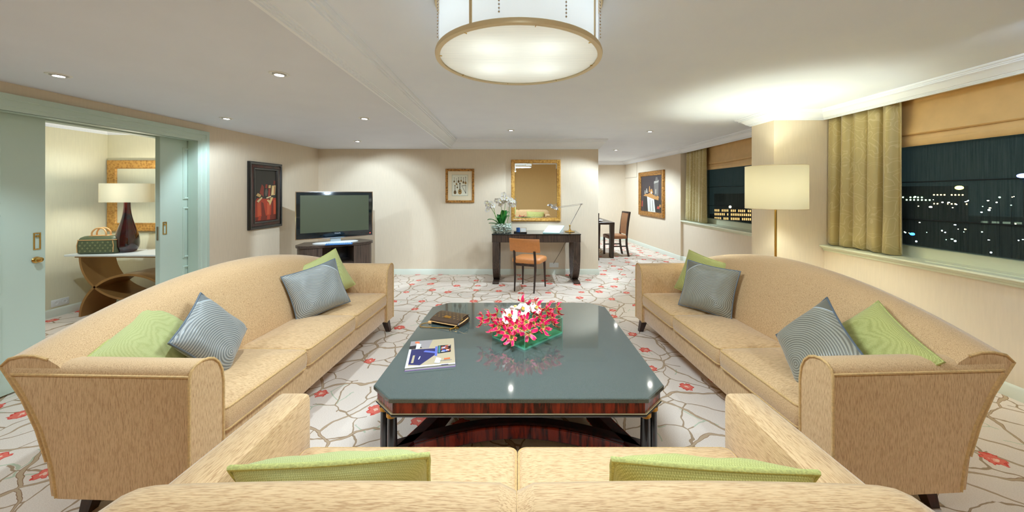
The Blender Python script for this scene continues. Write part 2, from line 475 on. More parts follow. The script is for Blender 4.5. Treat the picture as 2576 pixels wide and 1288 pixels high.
# left wall with a pocket door opening
OY0, OY1, OH = 1.90, 3.93, 2.01
w = MB()
for xa, xb in ((XL - .06, XL), (XL - .27, XL - .20)):
    w.bx(xa, xb, YR, OY0, 0, LOW); w.bx(xa, xb, OY1, YB, 0, LOW); w.bx(xa, xb, OY0, OY1, OH + .03, LOW)
struct(w.build('wall_left', M['wall']))
# back wall
struct(MB().bx(XL - .3, XE, YB, YB + .15, 0, 2.52).build('wall_back', M['wall']))
# right wall under the windows, over them, the pier and the dining area
w = MB(); w.bx(XR, 4.0, YR, 7.58, 0, .80); w.bx(XR + .03, 4.0, YR, 7.58, 2.30, 2.52); w.bx(3.66, 4.0, 7.50, 7.58, .80, 2.30)
struct(w.build('wall_right', M['wall']))
struct(MB().bx(2.91, 4.0, 4.08, 4.47, 0, HIGH + .01).build('wall_pier', M['wall']))
struct(MB().prism([(3.43, 7.58), (4.0, 7.58), (4.0, 10.8), (3.21, 10.8)], 'Z', 0, 2.40).build('wall_dining_side', M['wall']))
struct(MB().bx(-1.6, 4.0, 10.8, 10.95, 0, 2.40).build('wall_dining_back', M['wall']))
struct(MB().bx(-1.6, -1.5, YB + .15, 10.8, 0, 2.40).build('wall_dining_left', M['wall']))
# side room beyond the sliding doors
struct(MB().bx(-5.55, -5.40, 0.6, 4.85, 0, 2.4).build('wall_side_room_left', M['wall_side_room']))
struct(MB().bx(-5.40, XL - .27, 4.70, 4.85, 0, 2.4).build('wall_side_room_back', M['wall_side_room']))
struct(MB().bx(-5.55, XL - .27, 0.45, 0.6, 0, 2.4).build('wall_side_room_front', M['wall_side_room']))
struct(MB().bx(-5.55, XL - .27, 0.45, 4.85, 2.30, 2.42).build('ceiling_side_room', M['ceiling']))

# ------------------------------------------------------------------ cornices and trims
CORN = [(0, 0), (.018, 0), (.018, .010), (.026, .012), (.026, .020), (.034, .022), (.034, .030), (.045, .034), (.054, .050), (.068, .072), (.086, .092), (.100, .104),
        (.108, .108), (.108, .122), (.120, .124), (.120, .136), (.134, .140), (.140, .152), (.140, .166), (0, .166)]
def sweep(path, prof, name, mat, sx=1.0, sz=1.0):
    """sweep a (distance from wall, height) profile along a plan path, room on the left of travel"""
    pts = [Vector((p[0], p[1])) for p in path]; z0 = path[0][2]; loops = []
    for i, p in enumerate(pts):
        d0 = (pts[i] - pts[i - 1]).normalized() if i > 0 else (pts[1] - pts[0]).normalized()
        d1 = (pts[i + 1] - pts[i]).normalized() if i < len(pts) - 1 else d0
        n0 = Vector((-d0.y, d0.x)); n1 = Vector((-d1.y, d1.x)); m = (n0 + n1)
        m = m / max(0.2, m.dot(n0))
        loops.append([(p.x + m.x * a * sx, p.y + m.y * a * sx, z0 + b * sz) for a, b in prof])
    return struct(MB().loft(loops).build(name, mat, smooth=28))
# main coffer: along the back wall, round its free end, and forward along the soffit edge (travel so that the room is on the left)
ZC = LOW - .002
sweep([(XE + .0, YB + .15, ZC), (XE, YB, ZC), (edge_x(YB), YB, ZC), (edge_x(YR), YR + .02, ZC)], CORN, 'trim_1', M['cornice'], 1.0, (HIGH - LOW + .003) / .166)
# right-hand cornice: forward along the windows, the pier, the dining area
ZR = 2.268; KR = (HIGH - ZR + .002) / .166
sweep([(XR, YR + .02, ZR), (XR, 4.08, ZR), (2.91, 4.08, ZR), (2.91, 4.47, ZR), (XR, 4.47, ZR), (XR, 7.56, ZR), (3.43, 7.585, ZR), (3.21, 10.8, ZR), (-1.5, 10.8, ZR)], CORN, 'trim_2', M['cornice'], 0.95, KR)
sweep([(XL - .28, 0.62, 2.2), (XL - .28, 4.70, 2.2), (-5.40, 4.70, 2.2), (-5.40, 0.62, 2.2)], CORN, 'trim_3', M['cornice'], .8, .1 / .166)
BASE = [(0, 0), (.016, 0), (.016, .075), (.010, .088), (.006, .095), (0, .095)]
sweep([(XE, YB + .15, 0), (XE, YB, 0), (XL, YB, 0), (XL, 4.05, 0)], BASE, 'baseboard_back', M['trim'])
sweep([(XR, YR + .02, 0), (XR, 4.08, 0), (2.91, 4.08, 0), (2.91, 4.47, 0), (XR, 4.47, 0), (XR, 7.56, 0), (3.43, 7.585, 0), (3.21, 10.8, 0), (-1.5, 10.8, 0)], BASE, 'baseboard_right', M['trim'])
sweep([(XL - .28, 4.70, 0), (-5.40, 4.70, 0), (-5.40, 0.62, 0)], BASE, 'baseboard_side_room', M['trim'])
# door casing: stepped architrave round the opening, and the jamb linings
w = MB()
CAS = [(0, .018), (.03, .018), (.034, .024), (.075, .024), (.08, .034), (.115, .034)]
loops = []
rect = [(OY0, 0), (OY0, OH), (OY1, OH), (OY1, 0)]
for a, b in CAS + [(.115, 0), (0, 0)]:
    loops.append([(XL + b, OY0 - a, 0), (XL + b, OY0 - a, OH + a), (XL + b, OY1 + a, OH + a), (XL + b, OY1 + a, 0)])
for k in range(3):
    w.loft([[lp[k] for lp in loops], [lp[k + 1] for lp in loops]])
struct(w.build('trim_5', M['door'], smooth=25))
w = MB()
w.bx(XL - .094, XL + .016, OY1 - .012, OY1 + .001, 0, OH); w.bx(XL - .094, XL + .016, OY0 - .001, OY0 + .012, 0, OH)
w.bx(XL - .085, XL + .016, OY0, OY1, OH, OH + .03); w.bx(XL - .275, XL - .175, OY0, OY1, OH, OH + .03)
struct(w.build('trim_6', M['door']))
# access hatch outline in the dining area wall
w = MB(); dsl = Vector((3.21 - 3.43, 10.8 - 7.58, 0)).normalized()
def dside(y, off=0.0): return 3.43 + (y - 7.58) / (10.8 - 7.58) * (3.21 - 3.43) - off
for (ya, yb, za, zb) in ((9.90, 9.91, 1.86, 2.268), (9.90, 10.78, 1.86, 1.868)):
    w.loft([[(dside(ya, .004), ya, za), (dside(ya, .004), ya, zb), (dside(ya, -.01), ya, zb), (dside(ya, -.01), ya, za)], [(dside(yb, .004), yb, za), (dside(yb, .004), yb, zb), (dside(yb, -.01), yb, zb), (dside(yb, -.01), yb, za)]])
struct(w.build('trim_7', simple('hatch_gap', (150, 122, 96), 0.8)))

# ------------------------------------------------------------------ sliding doors
def door_leaf(name, y0, y1, first, sgn):
    """leaf along Y; sgn +1: its leading edge is y0 (far leaf), -1: leading edge is y1"""
    xa, xb = XL - .15, XL - .10
    d = MB().bx(xa, xb, y0, y1, .012, OH + .018, .003, 1).build(name, M['door']); struct(d)
    def panel_frame(ya, yb, za, zb):
        f = MB()
        for q, (ins, dep) in enumerate(((0, .0), (.004, .010), (.014, .012), (.022, .006), (.026, 0))): pass
        prof = [(0, -.002), (.003, .009), (.012, .012), (.021, .007), (.026, -.002)]
        f.loft([[(xb + dp, ya + i, za + i), (xb + dp, ya + i, zb - i), (xb + dp, yb - i, zb - i), (xb + dp, yb - i, za + i)] for i, dp in prof], True, (False, False))
        return f.build('panel_moulding', M['door'], d, 25)
    m = .24
    a, b = (y0 + m, y1 - m) if True else (y0, y1)
    for za, zb in ((1.37, 1.93), (.735, 1.285), (.12, .65)): panel_frame(a, b, za, zb)
    return d
dl = door_leaf('door_1', 1.80, 2.745, True, -1)
dr = door_leaf('door_2', 3.62, 4.58, True, 1)
xb = XL - .10
def flush_pull(d, y, z):
    f = MB(); prof = [(0, -.001), (0, .004), (.004, .006), (.008, .004), (.009, -.004)]
    hw, hh = .021, .064
    f.loft([[(xb + dp, y - hw + i, z - hh + i), (xb + dp, y - hw + i, z + hh - i), (xb + dp, y + hw - i, z + hh - i), (xb + dp, y + hw - i, z - hh + i)] for i, dp in prof], True, (False, True))
    f.bx(xb - .001, xb + .007, y - .008, y + .008, z + .03, z + .045); f.sphere((xb + .005, y, z + .057), .003, 8); f.sphere((xb + .005, y, z - .057), .003, 8)
    return f.build('flush_pull', M['brass'], d, 30)
flush_pull(dl, 2.695, 1.08); flush_pull(dr, 3.667, 1.08)
f = MB(); f.bm.verts.ensure_lookup_table()
f.lathe([(.001, -.0), (.022, .0), (.024, .004), (.018, .008), (.010, .010), (.009, .017), (.019, .022), (.019, .032), (.008, .037), (.001, .038)], seg=20)
for q in f.bm.verts: q.co = Vector((xb + q.co.z, 2.69 + q.co.x * 1.15, .94 + q.co.y))
f.build('knob', M['brass'], dl, 40)
MB().bx(XL - .1345, XL - .1155, 3.6175, 3.6215, .96, 1.10, .001, 1).build('lock_plate', M['chrome'], dr)

# ------------------------------------------------------------------ windows on the right
def window(idx, y0, y1):
    wf = MB(); x0, x1 = 3.68, 3.76
    wf.bx(x0, x1, y0, y1, .84, .945, .004, 1); wf.bx(x0, x1, y0, y1, 2.24, 2.31); wf.bx(x0, x1, y0, y0 + .06, .945, 2.24); wf.bx(x0, x1, y1 - .06, y1, .945, 2.24)
    o = struct(wf.build('window_%d' % idx, M['sill']))
    MB().bx(3.715, 3.721, y0 + .05, y1 - .05, .93, 2.25).build('pane', M['glass'], o)
    return o
window(1, 4.47, 7.52); window(2, -0.45, 4.08)
SILL = [(0, -.05), (.012, -.05), (.012, -.03), (.03, -.025), (.034, -.012), (.05, -.008), (.054, 0.0), (.05, .012), (.0, .014), (-.28, .014), (-.28, -.05)]
sweep([(XR, YR + .02, .836), (XR, 4.08, .836)], SILL, 'trim_8', M['sill'])
sweep([(XR, 4.47, .836), (XR, 7.60, .836)], SILL, 'trim_9', M['sill'])
for nm, ya, yb in (('near', -.3, 3.10), ('far', 5.0, 6.55)):
    w = MB()
    for k in range(5): w.bx(3.53 + k * .022, 3.538 + k * .022, ya, yb, .848, .857)
    w.bx(3.516, 3.522, ya, yb, .848, .858); w.bx(3.640, 3.646, ya, yb, .848, .858)
    tag(w.build('air_grille', M['sill']), 'slatted cream air grille on the window sill, the one by the %s curtain' % ('near gold' if nm == 'near' else 'far'), 'grille', 'window sill air grilles')

# ------------------------------------------------------------------ downlights
def downlight(x, y, label, z=HIGH, aim=None, power=DOWN_POWER, size=.045, spot=R(110), col=NEUT, blend=.45, soft=.03):
    t = thing('recessed_downlight', label, 'ceiling light', (x, y, z), 0, 'recessed ceiling downlights')
    MB().lathe([(size * .95, -.0004), (size * .98, -.004), (size * 1.12, -.006), (size * 1.28, -.004), (size * 1.32, .0)], seg=28, caps=(False, False)).build('bezel', M['white_plastic'], t)
    g = MB().lathe([(size * .56, -.004), (size * .60, -.010), (size * .74, -.011), (size * .88, -.006), (size * .94, -.0008)], seg=24, caps=(False, False)).build('gimbal_ring', M['gimbal'], t)
    e = MB(); e.lathe([(.001, -.008), (size * .34, -.0085), (size * .55, -.007), (size * .57, -.0035)], seg=20).build('lens', M['lens'], t)
    d = Vector((0, 0, -1)) if aim is None else (Vector(aim) - Vector((x, y, z - .03))).normalized()
    light('SPOT', 'downlight_beam', (0, 0, -.03), power, col, t, d.to_track_quat('-Z', 'Y').to_euler(), spot_size=spot, spot_blend=blend, shadow_soft_size=soft)
    return t
M['gimbal'] = simple('pale_gimbal_metal', (190, 188, 184), .35, .2)
M['lens'] = emit('lit_lens', (255, 250, 240), 30.0)
downlight(-2.97, 2.31, 'recessed downlight in the lowered ceiling closest to the sliding doors', LOW, (-2.7, 2.2, 0), power=DOWN_POWER * .6)
downlight(-1.533, 2.29, 'recessed downlight with tilted lamp beside the ceiling moulding, above the middle of the left sofa', LOW, (-1.6, 2.9, 0))
downlight(-2.99, 3.66, 'recessed downlight near the left wall just short of the still life painting', LOW, (-3.2, 4.7, .6), power=DOWN_POWER * .7)
downlight(-1.578, 3.66, 'recessed downlight in the lowered ceiling in line with the television', LOW, (-2.75, 5.75, .80), power=DOWN_POWER * 2.3, spot=R(58), blend=.25, soft=.012)
downlight(-2.39, 5.30, 'recessed downlight in the lowered ceiling closest to the back wall', LOW, (-2.2, 6.4, .6), power=DOWN_POWER * .6)
downlight(-.118, 5.31, 'recessed downlight in the raised ceiling in front of the desk', HIGH, (-.1, 5.7, 0))
downlight(1.985, 5.41, 'bright recessed downlight by the corner where the dining area opens', HIGH, (.35, 6.1, .45), power=DOWN_POWER * 2.4, spot=R(80), soft=.012)
downlight(2.12, 7.81, 'small recessed downlight in the ceiling above the dining table', HIGH, (2.3, 8.3, 0), power=DOWN_POWER * 2.2, spot=R(140))
# unseen row added behind the viewpoint for fill, then three more unseen fill downlights
for x, y in ((-2.6, .55), (0.05, .2), (2.2, .5)):
    downlight(x, y, 'unseen fill downlight added in the ceiling above and behind the front sofa', LOW if x < -1.1 else HIGH, (x * .8, 1.6, 0), power=DOWN_POWER * (.25 if abs(x) < 1 else .85))
downlight(2.75, 1.45, 'unseen downlight added to wash the near window wall beside the right sofa', HIGH, (3.6, 2.5, 1.9), power=DOWN_POWER * .5)  # added out of view to brighten the blind and window wall
downlight(-4.5, 3.1, 'unseen downlight added in the side room ceiling beyond the sliding doors', 2.30, (-4.8, 3.9, .6), power=DOWN_POWER * 1.0)  # added out of view to brighten the side room
downlight(1.6, 9.4, 'unseen downlight added at the far end of the dining area', HIGH, (2.4, 9.6, .3), power=DOWN_POWER * 3, spot=R(140))  # added out of sight behind the back wall to brighten the dining area

# ------------------------------------------------------------------ ceiling drum lamp
t = thing('drum_chandelier', 'large round white drum ceiling lamp with brass rims above the coffee table', 'ceiling lamp', (0.0, 1.784, HIGH))
HB = 2.105 - HIGH; RC = .40
MB().lathe([(RC - .012, -.005), (RC - .012, HB + .012)], seg=72, caps=(False, False)).build('drum', M['drum_fabric'], t)
MB().lathe([(RC - .016, HB - .002), (RC + .006, HB - .002), (RC + .008, HB + .008), (RC + .004, HB + .020), (RC - .016, HB + .020)], seg=72, caps=(False, False)).build('lower_rim', M['champagne'], t)
MB().lathe([(RC - .016, -.018), (RC + .006, -.018), (RC + .010, -.008), (RC + .010, 0.0)], seg=72, caps=(False, False)).build('upper_rim', M['champagne'], t)
MB().lathe([(.001, HB + .006), (RC * .5, HB + .006), (RC - .014, HB + .006)], seg=72, caps=(True, False)).build('diffuser', M['diffuser'], t, fix=False)
for k in range(4):
    a = R(240 + k * 90)
    o = MB().bx(-.006, .006, -.002, .004, HB + .015, -.01).build('strut', M['champagne'], t); o.location = ((RC - .010) * math.cos(a), (RC - .010) * math.sin(a), 0); o.rotation_euler = (0, 0, a + PI / 2)
for k in range(8):
    a = R(262 + k * 30.0 if k < 2 else 0)
for k, dg in enumerate((205, 259, 298, 336, 20, 65, 115, 160)):
    a = R(dg); c = MB(); n = 15
    for i in range(n): c.sphere((0, 0, HB + .045 + i * .0145), .0046, 8)
    c.tube([(0, 0, HB + .045), (0, 0, -.012)], .0008, 5)
    o = c.build('bead_chain', M['chrome'], t); o.location = ((RC + .003) * math.cos(a), (RC + .003) * math.sin(a), 0)
for k in range(8):
    a = R(k * 45 + 10); c = MB(); c.bx(-.012, .003, -.0012, .0012, HB - .003, HB + .001)
    o = c.build('clip', M['brass'], t); o.location = ((RC - .014) * math.cos(a), (RC - .014) * math.sin(a), 0); o.rotation_euler = (0, 0, a)
for k in range(4):
    a = R(45 + 90 * k)
    light('POINT', 'drum_bulb', (.2 * math.cos(a), .2 * math.sin(a), -.13), CHAND_BULB, NEUT, t, shadow_soft_size=.03)
light('AREA', 'drum_downlight', (0, 0, HB - .012), CHAND_POWER, NEUT, t, shape='DISK', size=.74)

# ------------------------------------------------------------------ sofas
def rrect(hx, hy, r, z, n=5, cx=0, cy=0):
    pts = []
    r = max(1e-3, min(r, hx * .98, hy * .98))
    for sx, sy, a0 in ((1, 1, 0), (-1, 1, 90), (-1, -1, 180), (1, -1, 270)):
        for k in range(n + 1):
            a = R(a0 + 90 * k / n); pts.append((cx + sx * (hx - r) + r * math.cos(a), cy + sy * (hy - r) + r * math.sin(a), z))
    return pts
def seat_cushion(cx, cy, hx, hy, z0, z1, crown, mat, parent, pip):
    c = MB(); loops = []
    for ins, z in ((.03, z0), (.008, z0 + .006), (.0, z0 + .02), (-.004, (z0 + z1) / 2), (.0, z1 - .018), (.006, z1 - .006), (.016, z1)):
        loops.append(rrect(hx - ins, hy - ins, .03, z, 5, cx, cy))
    for k in range(1, 9):
        s = k / 9; ins = .016 + s * (min(hx, hy) - .03)
        loops.append(rrect(hx - ins, hy - ins, .03, z1 + crown * (1 - (1 - s) ** 2), 5, cx, cy))
    c.loft(loops); o = c.build('seat_cushion', mat, parent, 50)
    MB().tube(rrect(hx - .002, hy - .002, .03, z1 - .012, 5, cx, cy), .006, 6, True).build('piping', M['sofa_piping'], o)
    MB().tube(rrect(hx - .002, hy - .002, .03, z0 + .012, 5, cx, cy), .005, 6, True).build('piping', M['sofa_piping'], o)
    return o
REAR = [(.13, -.615), (.28, -.637), (.42, -.682), (.55, -.745), (.62, -.79), (.69, -.842)]
def rear_y(z):
    if z <= REAR[0][0]: return REAR[0][1]
    for (a, ya), (b, yb) in zip(REAR, REAR[1:]):
        if z <= b: return ya + (yb - ya) * (z - a) / (b - a)
    return REAR[-1][1]
def tapered_leg(parent, x, y, sx, sy, h=.15):
    c = MB()
    top, bot = .034, .021
    c.loft([[(x + sx * .03 + a * bot, y + sy * .03 + b * bot, 0) for a, b in ((-1, -1), (1, -1), (1, 1), (-1, 1))],
            [(x + a * top, y + b * top, h + .01) for a, b in ((-1, -1), (1, -1), (1, 1), (-1, 1))]])
    return c.build('leg', M['leg_wood'], parent)
def make_sofa(label, L, loc, rz):
    t = thing('sofa', label, 'sofa', (loc[0], loc[1], 0), rz, 'gold sofas round the coffee table')
    AW = .17
    # plinth
    MB().bx(-L / 2 + .02, L / 2 - .02, -.60, -.022, .14, .302, .008).build('base', M['sofa_vertical'], t)
    # back, arched along its length
    prof = [(-.44, .33), (-.47, .45), (-.515, .57), (-.56, .655), (-.595, .70), (-.645, .728), (-.70, .742), (-.76, .742), (-.82, .728), (-.858, .695),
            (-.805, .62), (-.757, .55), (-.694, .42), (-.648, .28), (-.627, .13), (-.50, .13)]
    c = MB(); loops = []; nx = 36
    for i in range(nx + 1):
        u = -1 + 2 * i / nx; x = u * (L / 2 - .012)
        H = .735 + .195 * (1 - abs(u) ** 2.0)
        loops.append([])
        for y, z in prof:
            z2 = .15 + (z - .15) * (H - .15) / (.74 - .15); loops[-1].append((x, y - max(0, (z2 - z)) * .30 + .02 * (1 - u * u), z2))
    c.loft(loops); bk = c.build('backrest', M['sofa_vertical'], t, 60)
    for s in (-1, 1):
        lp = loops[0] if s < 0 else loops[-1]
        MB().tube(lp[5:14], .006, 6).build('piping', M['sofa_piping'], bk)
    # arms
    for s in (-1, 1):
        xo, xi = s * L / 2, s * (L / 2 - AW)
        sec = [(1, .13), (1, .30), (1, .45), (1, .58), (1, .655), (.95, .682), (.84, .698), (.66, .706), (.48, .702), (.30, .688), (.15, .66), (.05, .62), (0, .56), (0, .45), (0, .30), (0, .13)]
        c = MB(); loops = []
        for k in range(9):
            q = k / 8; loops.append([(xi + (xo - xi) * a, -.0 + q * (rear_y(z) + .028), z) for a, z in sec])
        c.loft(loops); am = c.build('arm', M['sofa_vertical'], t, 40)
        p = MB(); p.tube([(xi + (xo - xi) * a, .001, z) for a, z in sec], .006, 6)
        p.tube([(xo, q / 8 * (rear_y(.66) + .028), .662) for q in range(9)] + [(xo, rear_y(z) + .028, z) for z in (.655, .58, .5, .42, .34, .25, .135)], .006, 6)
        p.build('piping', M['sofa_piping'], am)
    w3 = (L - 2 * AW) / 3
    for k in range(3):
        seat_cushion(-L / 2 + AW + w3 * (k + .5), -.235, w3 / 2 - .003, .24, .302, .43, .022, M['sofa_depth'], t, True)
    for sx in (-1, 1):
        tapered_leg(t, sx * (L / 2 - .09), -.055, sx, 1); tapered_leg(t, sx * (L / 2 - .12), -.53, sx, -1)
    return t
make_sofa('long gold three-seat sofa with arched back standing before the sliding doors', 2.27, (-1.366, 2.655), R(-90 - 1.8))
make_sofa('long gold three-seat sofa with arched back standing under the window', 2.25, (1.298, 2.665), R(90 + 2.9))
# front two-seater seen from behind
t = thing('sofa', 'gold two-seat sofa seen from behind with straight block arms and two green cushions', 'sofa', (-.005, 1.47, 0), 0, 'gold sofas round the coffee table')
LN = 1.95
MB().bx(-.955, .955, -.63, -.02, .14, .302, .01).build('base', M['sofa_vertical'], t)
for s in (-1, 1):
    c = MB(); sec = [(.857, .14), (.975, .14), (.985, .40), (.985, .60), (.979, .614), (.965, .622), (.875, .622), (.862, .616), (.857, .60), (.857, .40)]
    loops = [[(s * (a + (.022 * q if a > .9 else 0)), -.0 - q * .55, z) for a, z in sec] for q in (0, .5, 1)]
    f0 = [(s * (.916 + (a - .916) * .95), .012, .14 + (z - .14) * .985) for a, z in sec]
    c.loft([f0] + loops); c.build('arm', M['sofa_length'] if False else M['sofa_depth'], t, 40)
    seat_cushion(s * .428, -.262, .424, .235, .302, .428, .018, M['sofa_length'], t, True)
    # each half of the back is an upholstered section meeting at the middle seam
    prof = [(-.45, .33), (-.48, .46), (-.515, .58), (-.545, .66), (-.575, .715), (-.615, .740), (-.665, .745), (-.715, .732), (-.745, .695), (-.750, .64), (-.72, .5), (-.68, .3), (-.66, .14), (-.55, .14)]
    c = MB(); loops = []
    for i in range(25):
        q = i / 24; x = .001 + q * .985
        drop = 0.0; sh = 0.0
        e0 = max(0, 1 - q / .035); e1 = max(0, 1 - (1 - q) / .10)
        drop = .020 * e0 ** 2 + .055 * e1 ** 2; sh = .012 * e0 ** 2 + .03 * e1 ** 2
        arch = .010 * math.sin(PI * q) + .008 * (1 - q)
        loops.append([(s * x, -.60 + (y + .60) * (1 - sh * 3), .14 + (z - .14) * (1 + (arch - drop) / .62)) for y, z in prof])
    c.loft(loops); c.build('backrest', M['sofa_length'], t, 60)
    tapered_leg(t, s * .88, -.06, s, 1, .14); tapered_leg(t, s * .88, -.56, s, -1, .14)

# ------------------------------------------------------------------ cushions
def pillow(label, w, h, th, centre, yaw, lean, roll, mat, pmat, rope=.006, group=None, pinch=.07):
    t = thing('throw_cushion', label, 'cushion', centre, 0, group)
    t.rotation_euler = (Matrix.Rotation(yaw, 3, 'Z') @ Matrix.Rotation(lean, 3, 'X') @ Matrix.Rotation(roll, 3, 'Y')).to_euler()
    n = 22; c = MB()
    rnd = random.Random(hash(label) % 1000); ph = rnd.random() * 6
    def P(u, v, s):
        x = u * w / 2 * (1 - pinch * (1 - v * v) * abs(u) ** 1.5); z = v * h / 2 * (1 - pinch * (1 - u * u) * abs(v) ** 1.5)
        b = max(0, (1 - u ** 4) * (1 - v ** 4)) ** .62
        sag = 1 - .16 * v
        wr = .004 * math.sin(9 * u + 5 * v + ph) * b
        return (x, s * (th / 2 * b * sag) + wr, z)
    vs = {}
    for s in (1, -1):
        for i in range(n + 1):
            for j in range(n + 1):
                u = math.sin((-1 + 2 * i / n) * PI / 2); v = math.sin((-1 + 2 * j / n) * PI / 2)
                edge = i in (0, n) or j in (0, n)
                if edge and (i, j, 1) in vs: vs[(i, j, s)] = vs[(i, j, 1)]
                else: vs[(i, j, s)] = c.v(P(u, v, s))
        for i in range(n):
            for j in range(n): c.face([vs[(i, j, s)], vs[(i + 1, j, s)], vs[(i + 1, j + 1, s)], vs[(i, j + 1, s)]])
    c.build('cover', mat, t, 80)
    lp = []
    m = 16
    for k in range(m): lp.append(P(-1 + 2 * k / m, -1, 0))
    for k in range(m): lp.append(P(1, -1 + 2 * k / m, 0))
    for k in range(m): lp.append(P(1 - 2 * k / m, 1, 0))
    for k in range(m): lp.append(P(-1, 1 - 2 * k / m, 0))
    MB().tube(lp, rope, 6, True).build('piping', pmat, t, 60)
    return t
GP = 'throw cushions on the sofas'
# left sofa (faces +X)
pillow('green cushion in the near corner of the left sofa, half hidden by its arm', .44, .42, .14, (-1.91, 1.90, .62), R(-88), R(38), R(26), M['green_light'], M['green_piping'], group=GP)
pillow('blue-grey ringed silk cushion at the near end of the left sofa', .37, .37, .14, (-1.765, 2.06, .625), R(-84), R(26), R(30), M['grey_rings'], M['grey_piping'], group=GP)
pillow('pale green cushion at the far end of the left sofa behind a grey one', .42, .40, .14, (-1.80, 3.34, .65), R(-126), R(18), R(20), M['green_light'], M['green_piping'], group=GP)
pillow('blue-grey ringed silk cushion at the far end of the left sofa', .42, .40, .14, (-1.69, 3.0, .63), R(-136), R(18), R(13), M['grey_rings'], M['grey_piping'], group=GP)
# right sofa (faces -X)
pillow('yellow-green cushion at the far end of the right sofa behind a taupe one', .42, .40, .14, (1.72, 3.36, .65), R(126), R(18), R(-12), M['green_fabric'], M['green_piping'], group=GP)
pillow('taupe ringed silk cushion at the far end of the right sofa', .41, .40, .14, (1.60, 3.02, .635), R(138), R(18), R(-6), M['grey_rings_warm'], M['grey_piping'], group=GP)
pillow('grey-green ringed silk cushion at the near end of the right sofa', .40, .38, .14, (1.60, 1.93, .62), R(88), R(26), R(-32), M['grey_rings_warm'], M['grey_piping'], group=GP)
pillow('green cushion in the near corner of the right sofa, partly behind a ringed one', .42, .40, .14, (1.80, 1.84, .635), R(92), R(36), R(-26), M['green_fabric'], M['green_piping'], group=GP)
# front sofa (faces +Y)
pillow('green woven cushion with rope edge on the front sofa by its left arm', .54, .38, .16, (-.525, 1.075, .525), R(4), R(24), R(-1.5), M['green_light'], M['green_piping'], .008, GP, .06)
pillow('green woven cushion with rope edge on the front sofa by its right arm', .56, .38, .16, (.535, 1.065, .520), R(-3), R(24), R(2.5), M['green_fabric'], M['green_piping'], .008, GP, .06)

# ------------------------------------------------------------------ coffee table
t = thing('coffee_table', 'large square coffee table with chamfered corners, dark granite top and rosewood apron', 'table', (0, 2.484, 0))
def octo(h, ch): return [(-h + ch, -h), (h - ch, -h), (h, -h + ch), (h, h - ch), (h - ch, h), (-h + ch, h), (-h, h - ch), (-h, -h + ch)]
def octo_loft(levels, ch=.122):
    c = MB(); c.loft([[(p[0], p[1], z) for p in octo(h, ch)] for h, z in levels]); return c
octo_loft([(.747, .424), (.752, .428), (.752, .446), (.748, .450)]).build('tabletop', M['granite'], t, 20)
octo_loft([(.735, .365), (.738, .370), (.738, .418), (.733, .424)]).build('apron', M['rosewood'], t, 20)
octo_loft([(.730, .350), (.742, .352), (.744, .359), (.740, .365)]).build('bead', M['black'], t, 20)
octo_loft([(.742, .3655), (.744, .367), (.742, .3685)]).build('gilt_line', M['champagne'], t, 20)
for sx in (-1, 1):
    for sy in (-1, 1):
        for (lx, ly) in ((.635, .690), (.690, .635)):
            g = MB().lathe([(.022, .04), (.024, .06), (.025, .2), (.023, .328)], (sx * lx, sy * ly, 0), 20).build('leg', M['black'], t)
            MB().lathe([(.024, .326), (.028, .330), (.028, .350)], (sx * lx, sy * ly, 0), 20).build('capital', M['gold'], g)
            MB().lathe([(.027, 0), (.028, .01), (.028, .035), (.022, .042)], (sx * lx, sy * ly, 0), 20).build('foot', M['gold'], g)
def arc_band(a, b, bow, width, z0, z1, n=28):
    """concave rail from a to b bowing towards the table centre"""
    A, B = Vector(a), Vector(b); mid = (A + B) / 2; nrm = -mid.normalized(); loops = []
    for i in range(n + 1):
        q = i / n; p = A + (B - A) * q + nrm * bow * math.sin(PI * q)
        tg = ((B - A) + nrm * bow * PI * math.cos(PI * q)).normalized(); nn = Vector((-tg.y, tg.x))
        if nn.dot(nrm) < 0: nn = -nn
        i0, i1 = p, p + nn * width
        loops.append([(i0.x, i0.y, z0), (i0.x, i0.y, z1 - .01), (i0.x + nn.x * .01, i0.y + nn.y * .01, z1), (i1.x - nn.x * .01, i1.y - nn.y * .01, z1), (i1.x, i1.y, z1 - .01), (i1.x, i1.y, z0)])
    return MB().loft(loops)
for a, b in (((-.655, -.655), (.655, -.655)), ((.655, -.655), (.655, .655)), ((.655, .655), (-.655, .655)), ((-.655, .655), (-.655, -.655))):
    r = arc_band(a, b, .20, .075, .05, .135).build('curved_stretcher', M['dark_rosewood'], t, 25)
    arc_band((a[0] * .995, a[1] * .995), (b[0] * .995, b[1] * .995), .192, .008, .055, .128).build('inlay', M['rosewood'], r, 25)

# magazine
TZ = .450
t = thing('magazine', 'glossy art magazine with dark blue interior photo cover lying on the coffee table', 'magazine', (-.537, 2.205, TZ), R(11.5))
MB().bx(-.138, .138, -.185, .185, .001, .013, .001, 1).build('pages', simple('paper_edge', (236, 232, 228), .6), t)
MB().bx(-.14, .14, -.187, .187, 0, .0015).build('back_cover', simple('violet_cover', (150, 96, 176), .4), t)
mg = [simple('magazine_cream', (176, 158, 128), .3), simple('magazine_navy', (38, 40, 88), .2), simple('magazine_grey', (150, 140, 138), .22), simple('magazine_orange', (222, 108, 66), .22),
      simple('magazine_white', (206, 204, 200), .22), simple('magazine_black', (26, 24, 34), .2), simple('magazine_blue', (92, 104, 178), .22), simple('magazine_teal', (60, 120, 120), .22)]
c = MB(); k = [0]
def pp(m, pts, mb=None, zz=.0138):
    k[0] += 1; z = zz + k[0] * .00005
    c.mi = m; c.poly([(u, v, z) for u, v in pts])
c.mi = 0; c.bx(-.139, .139, -.186, .186, .013, .0138)
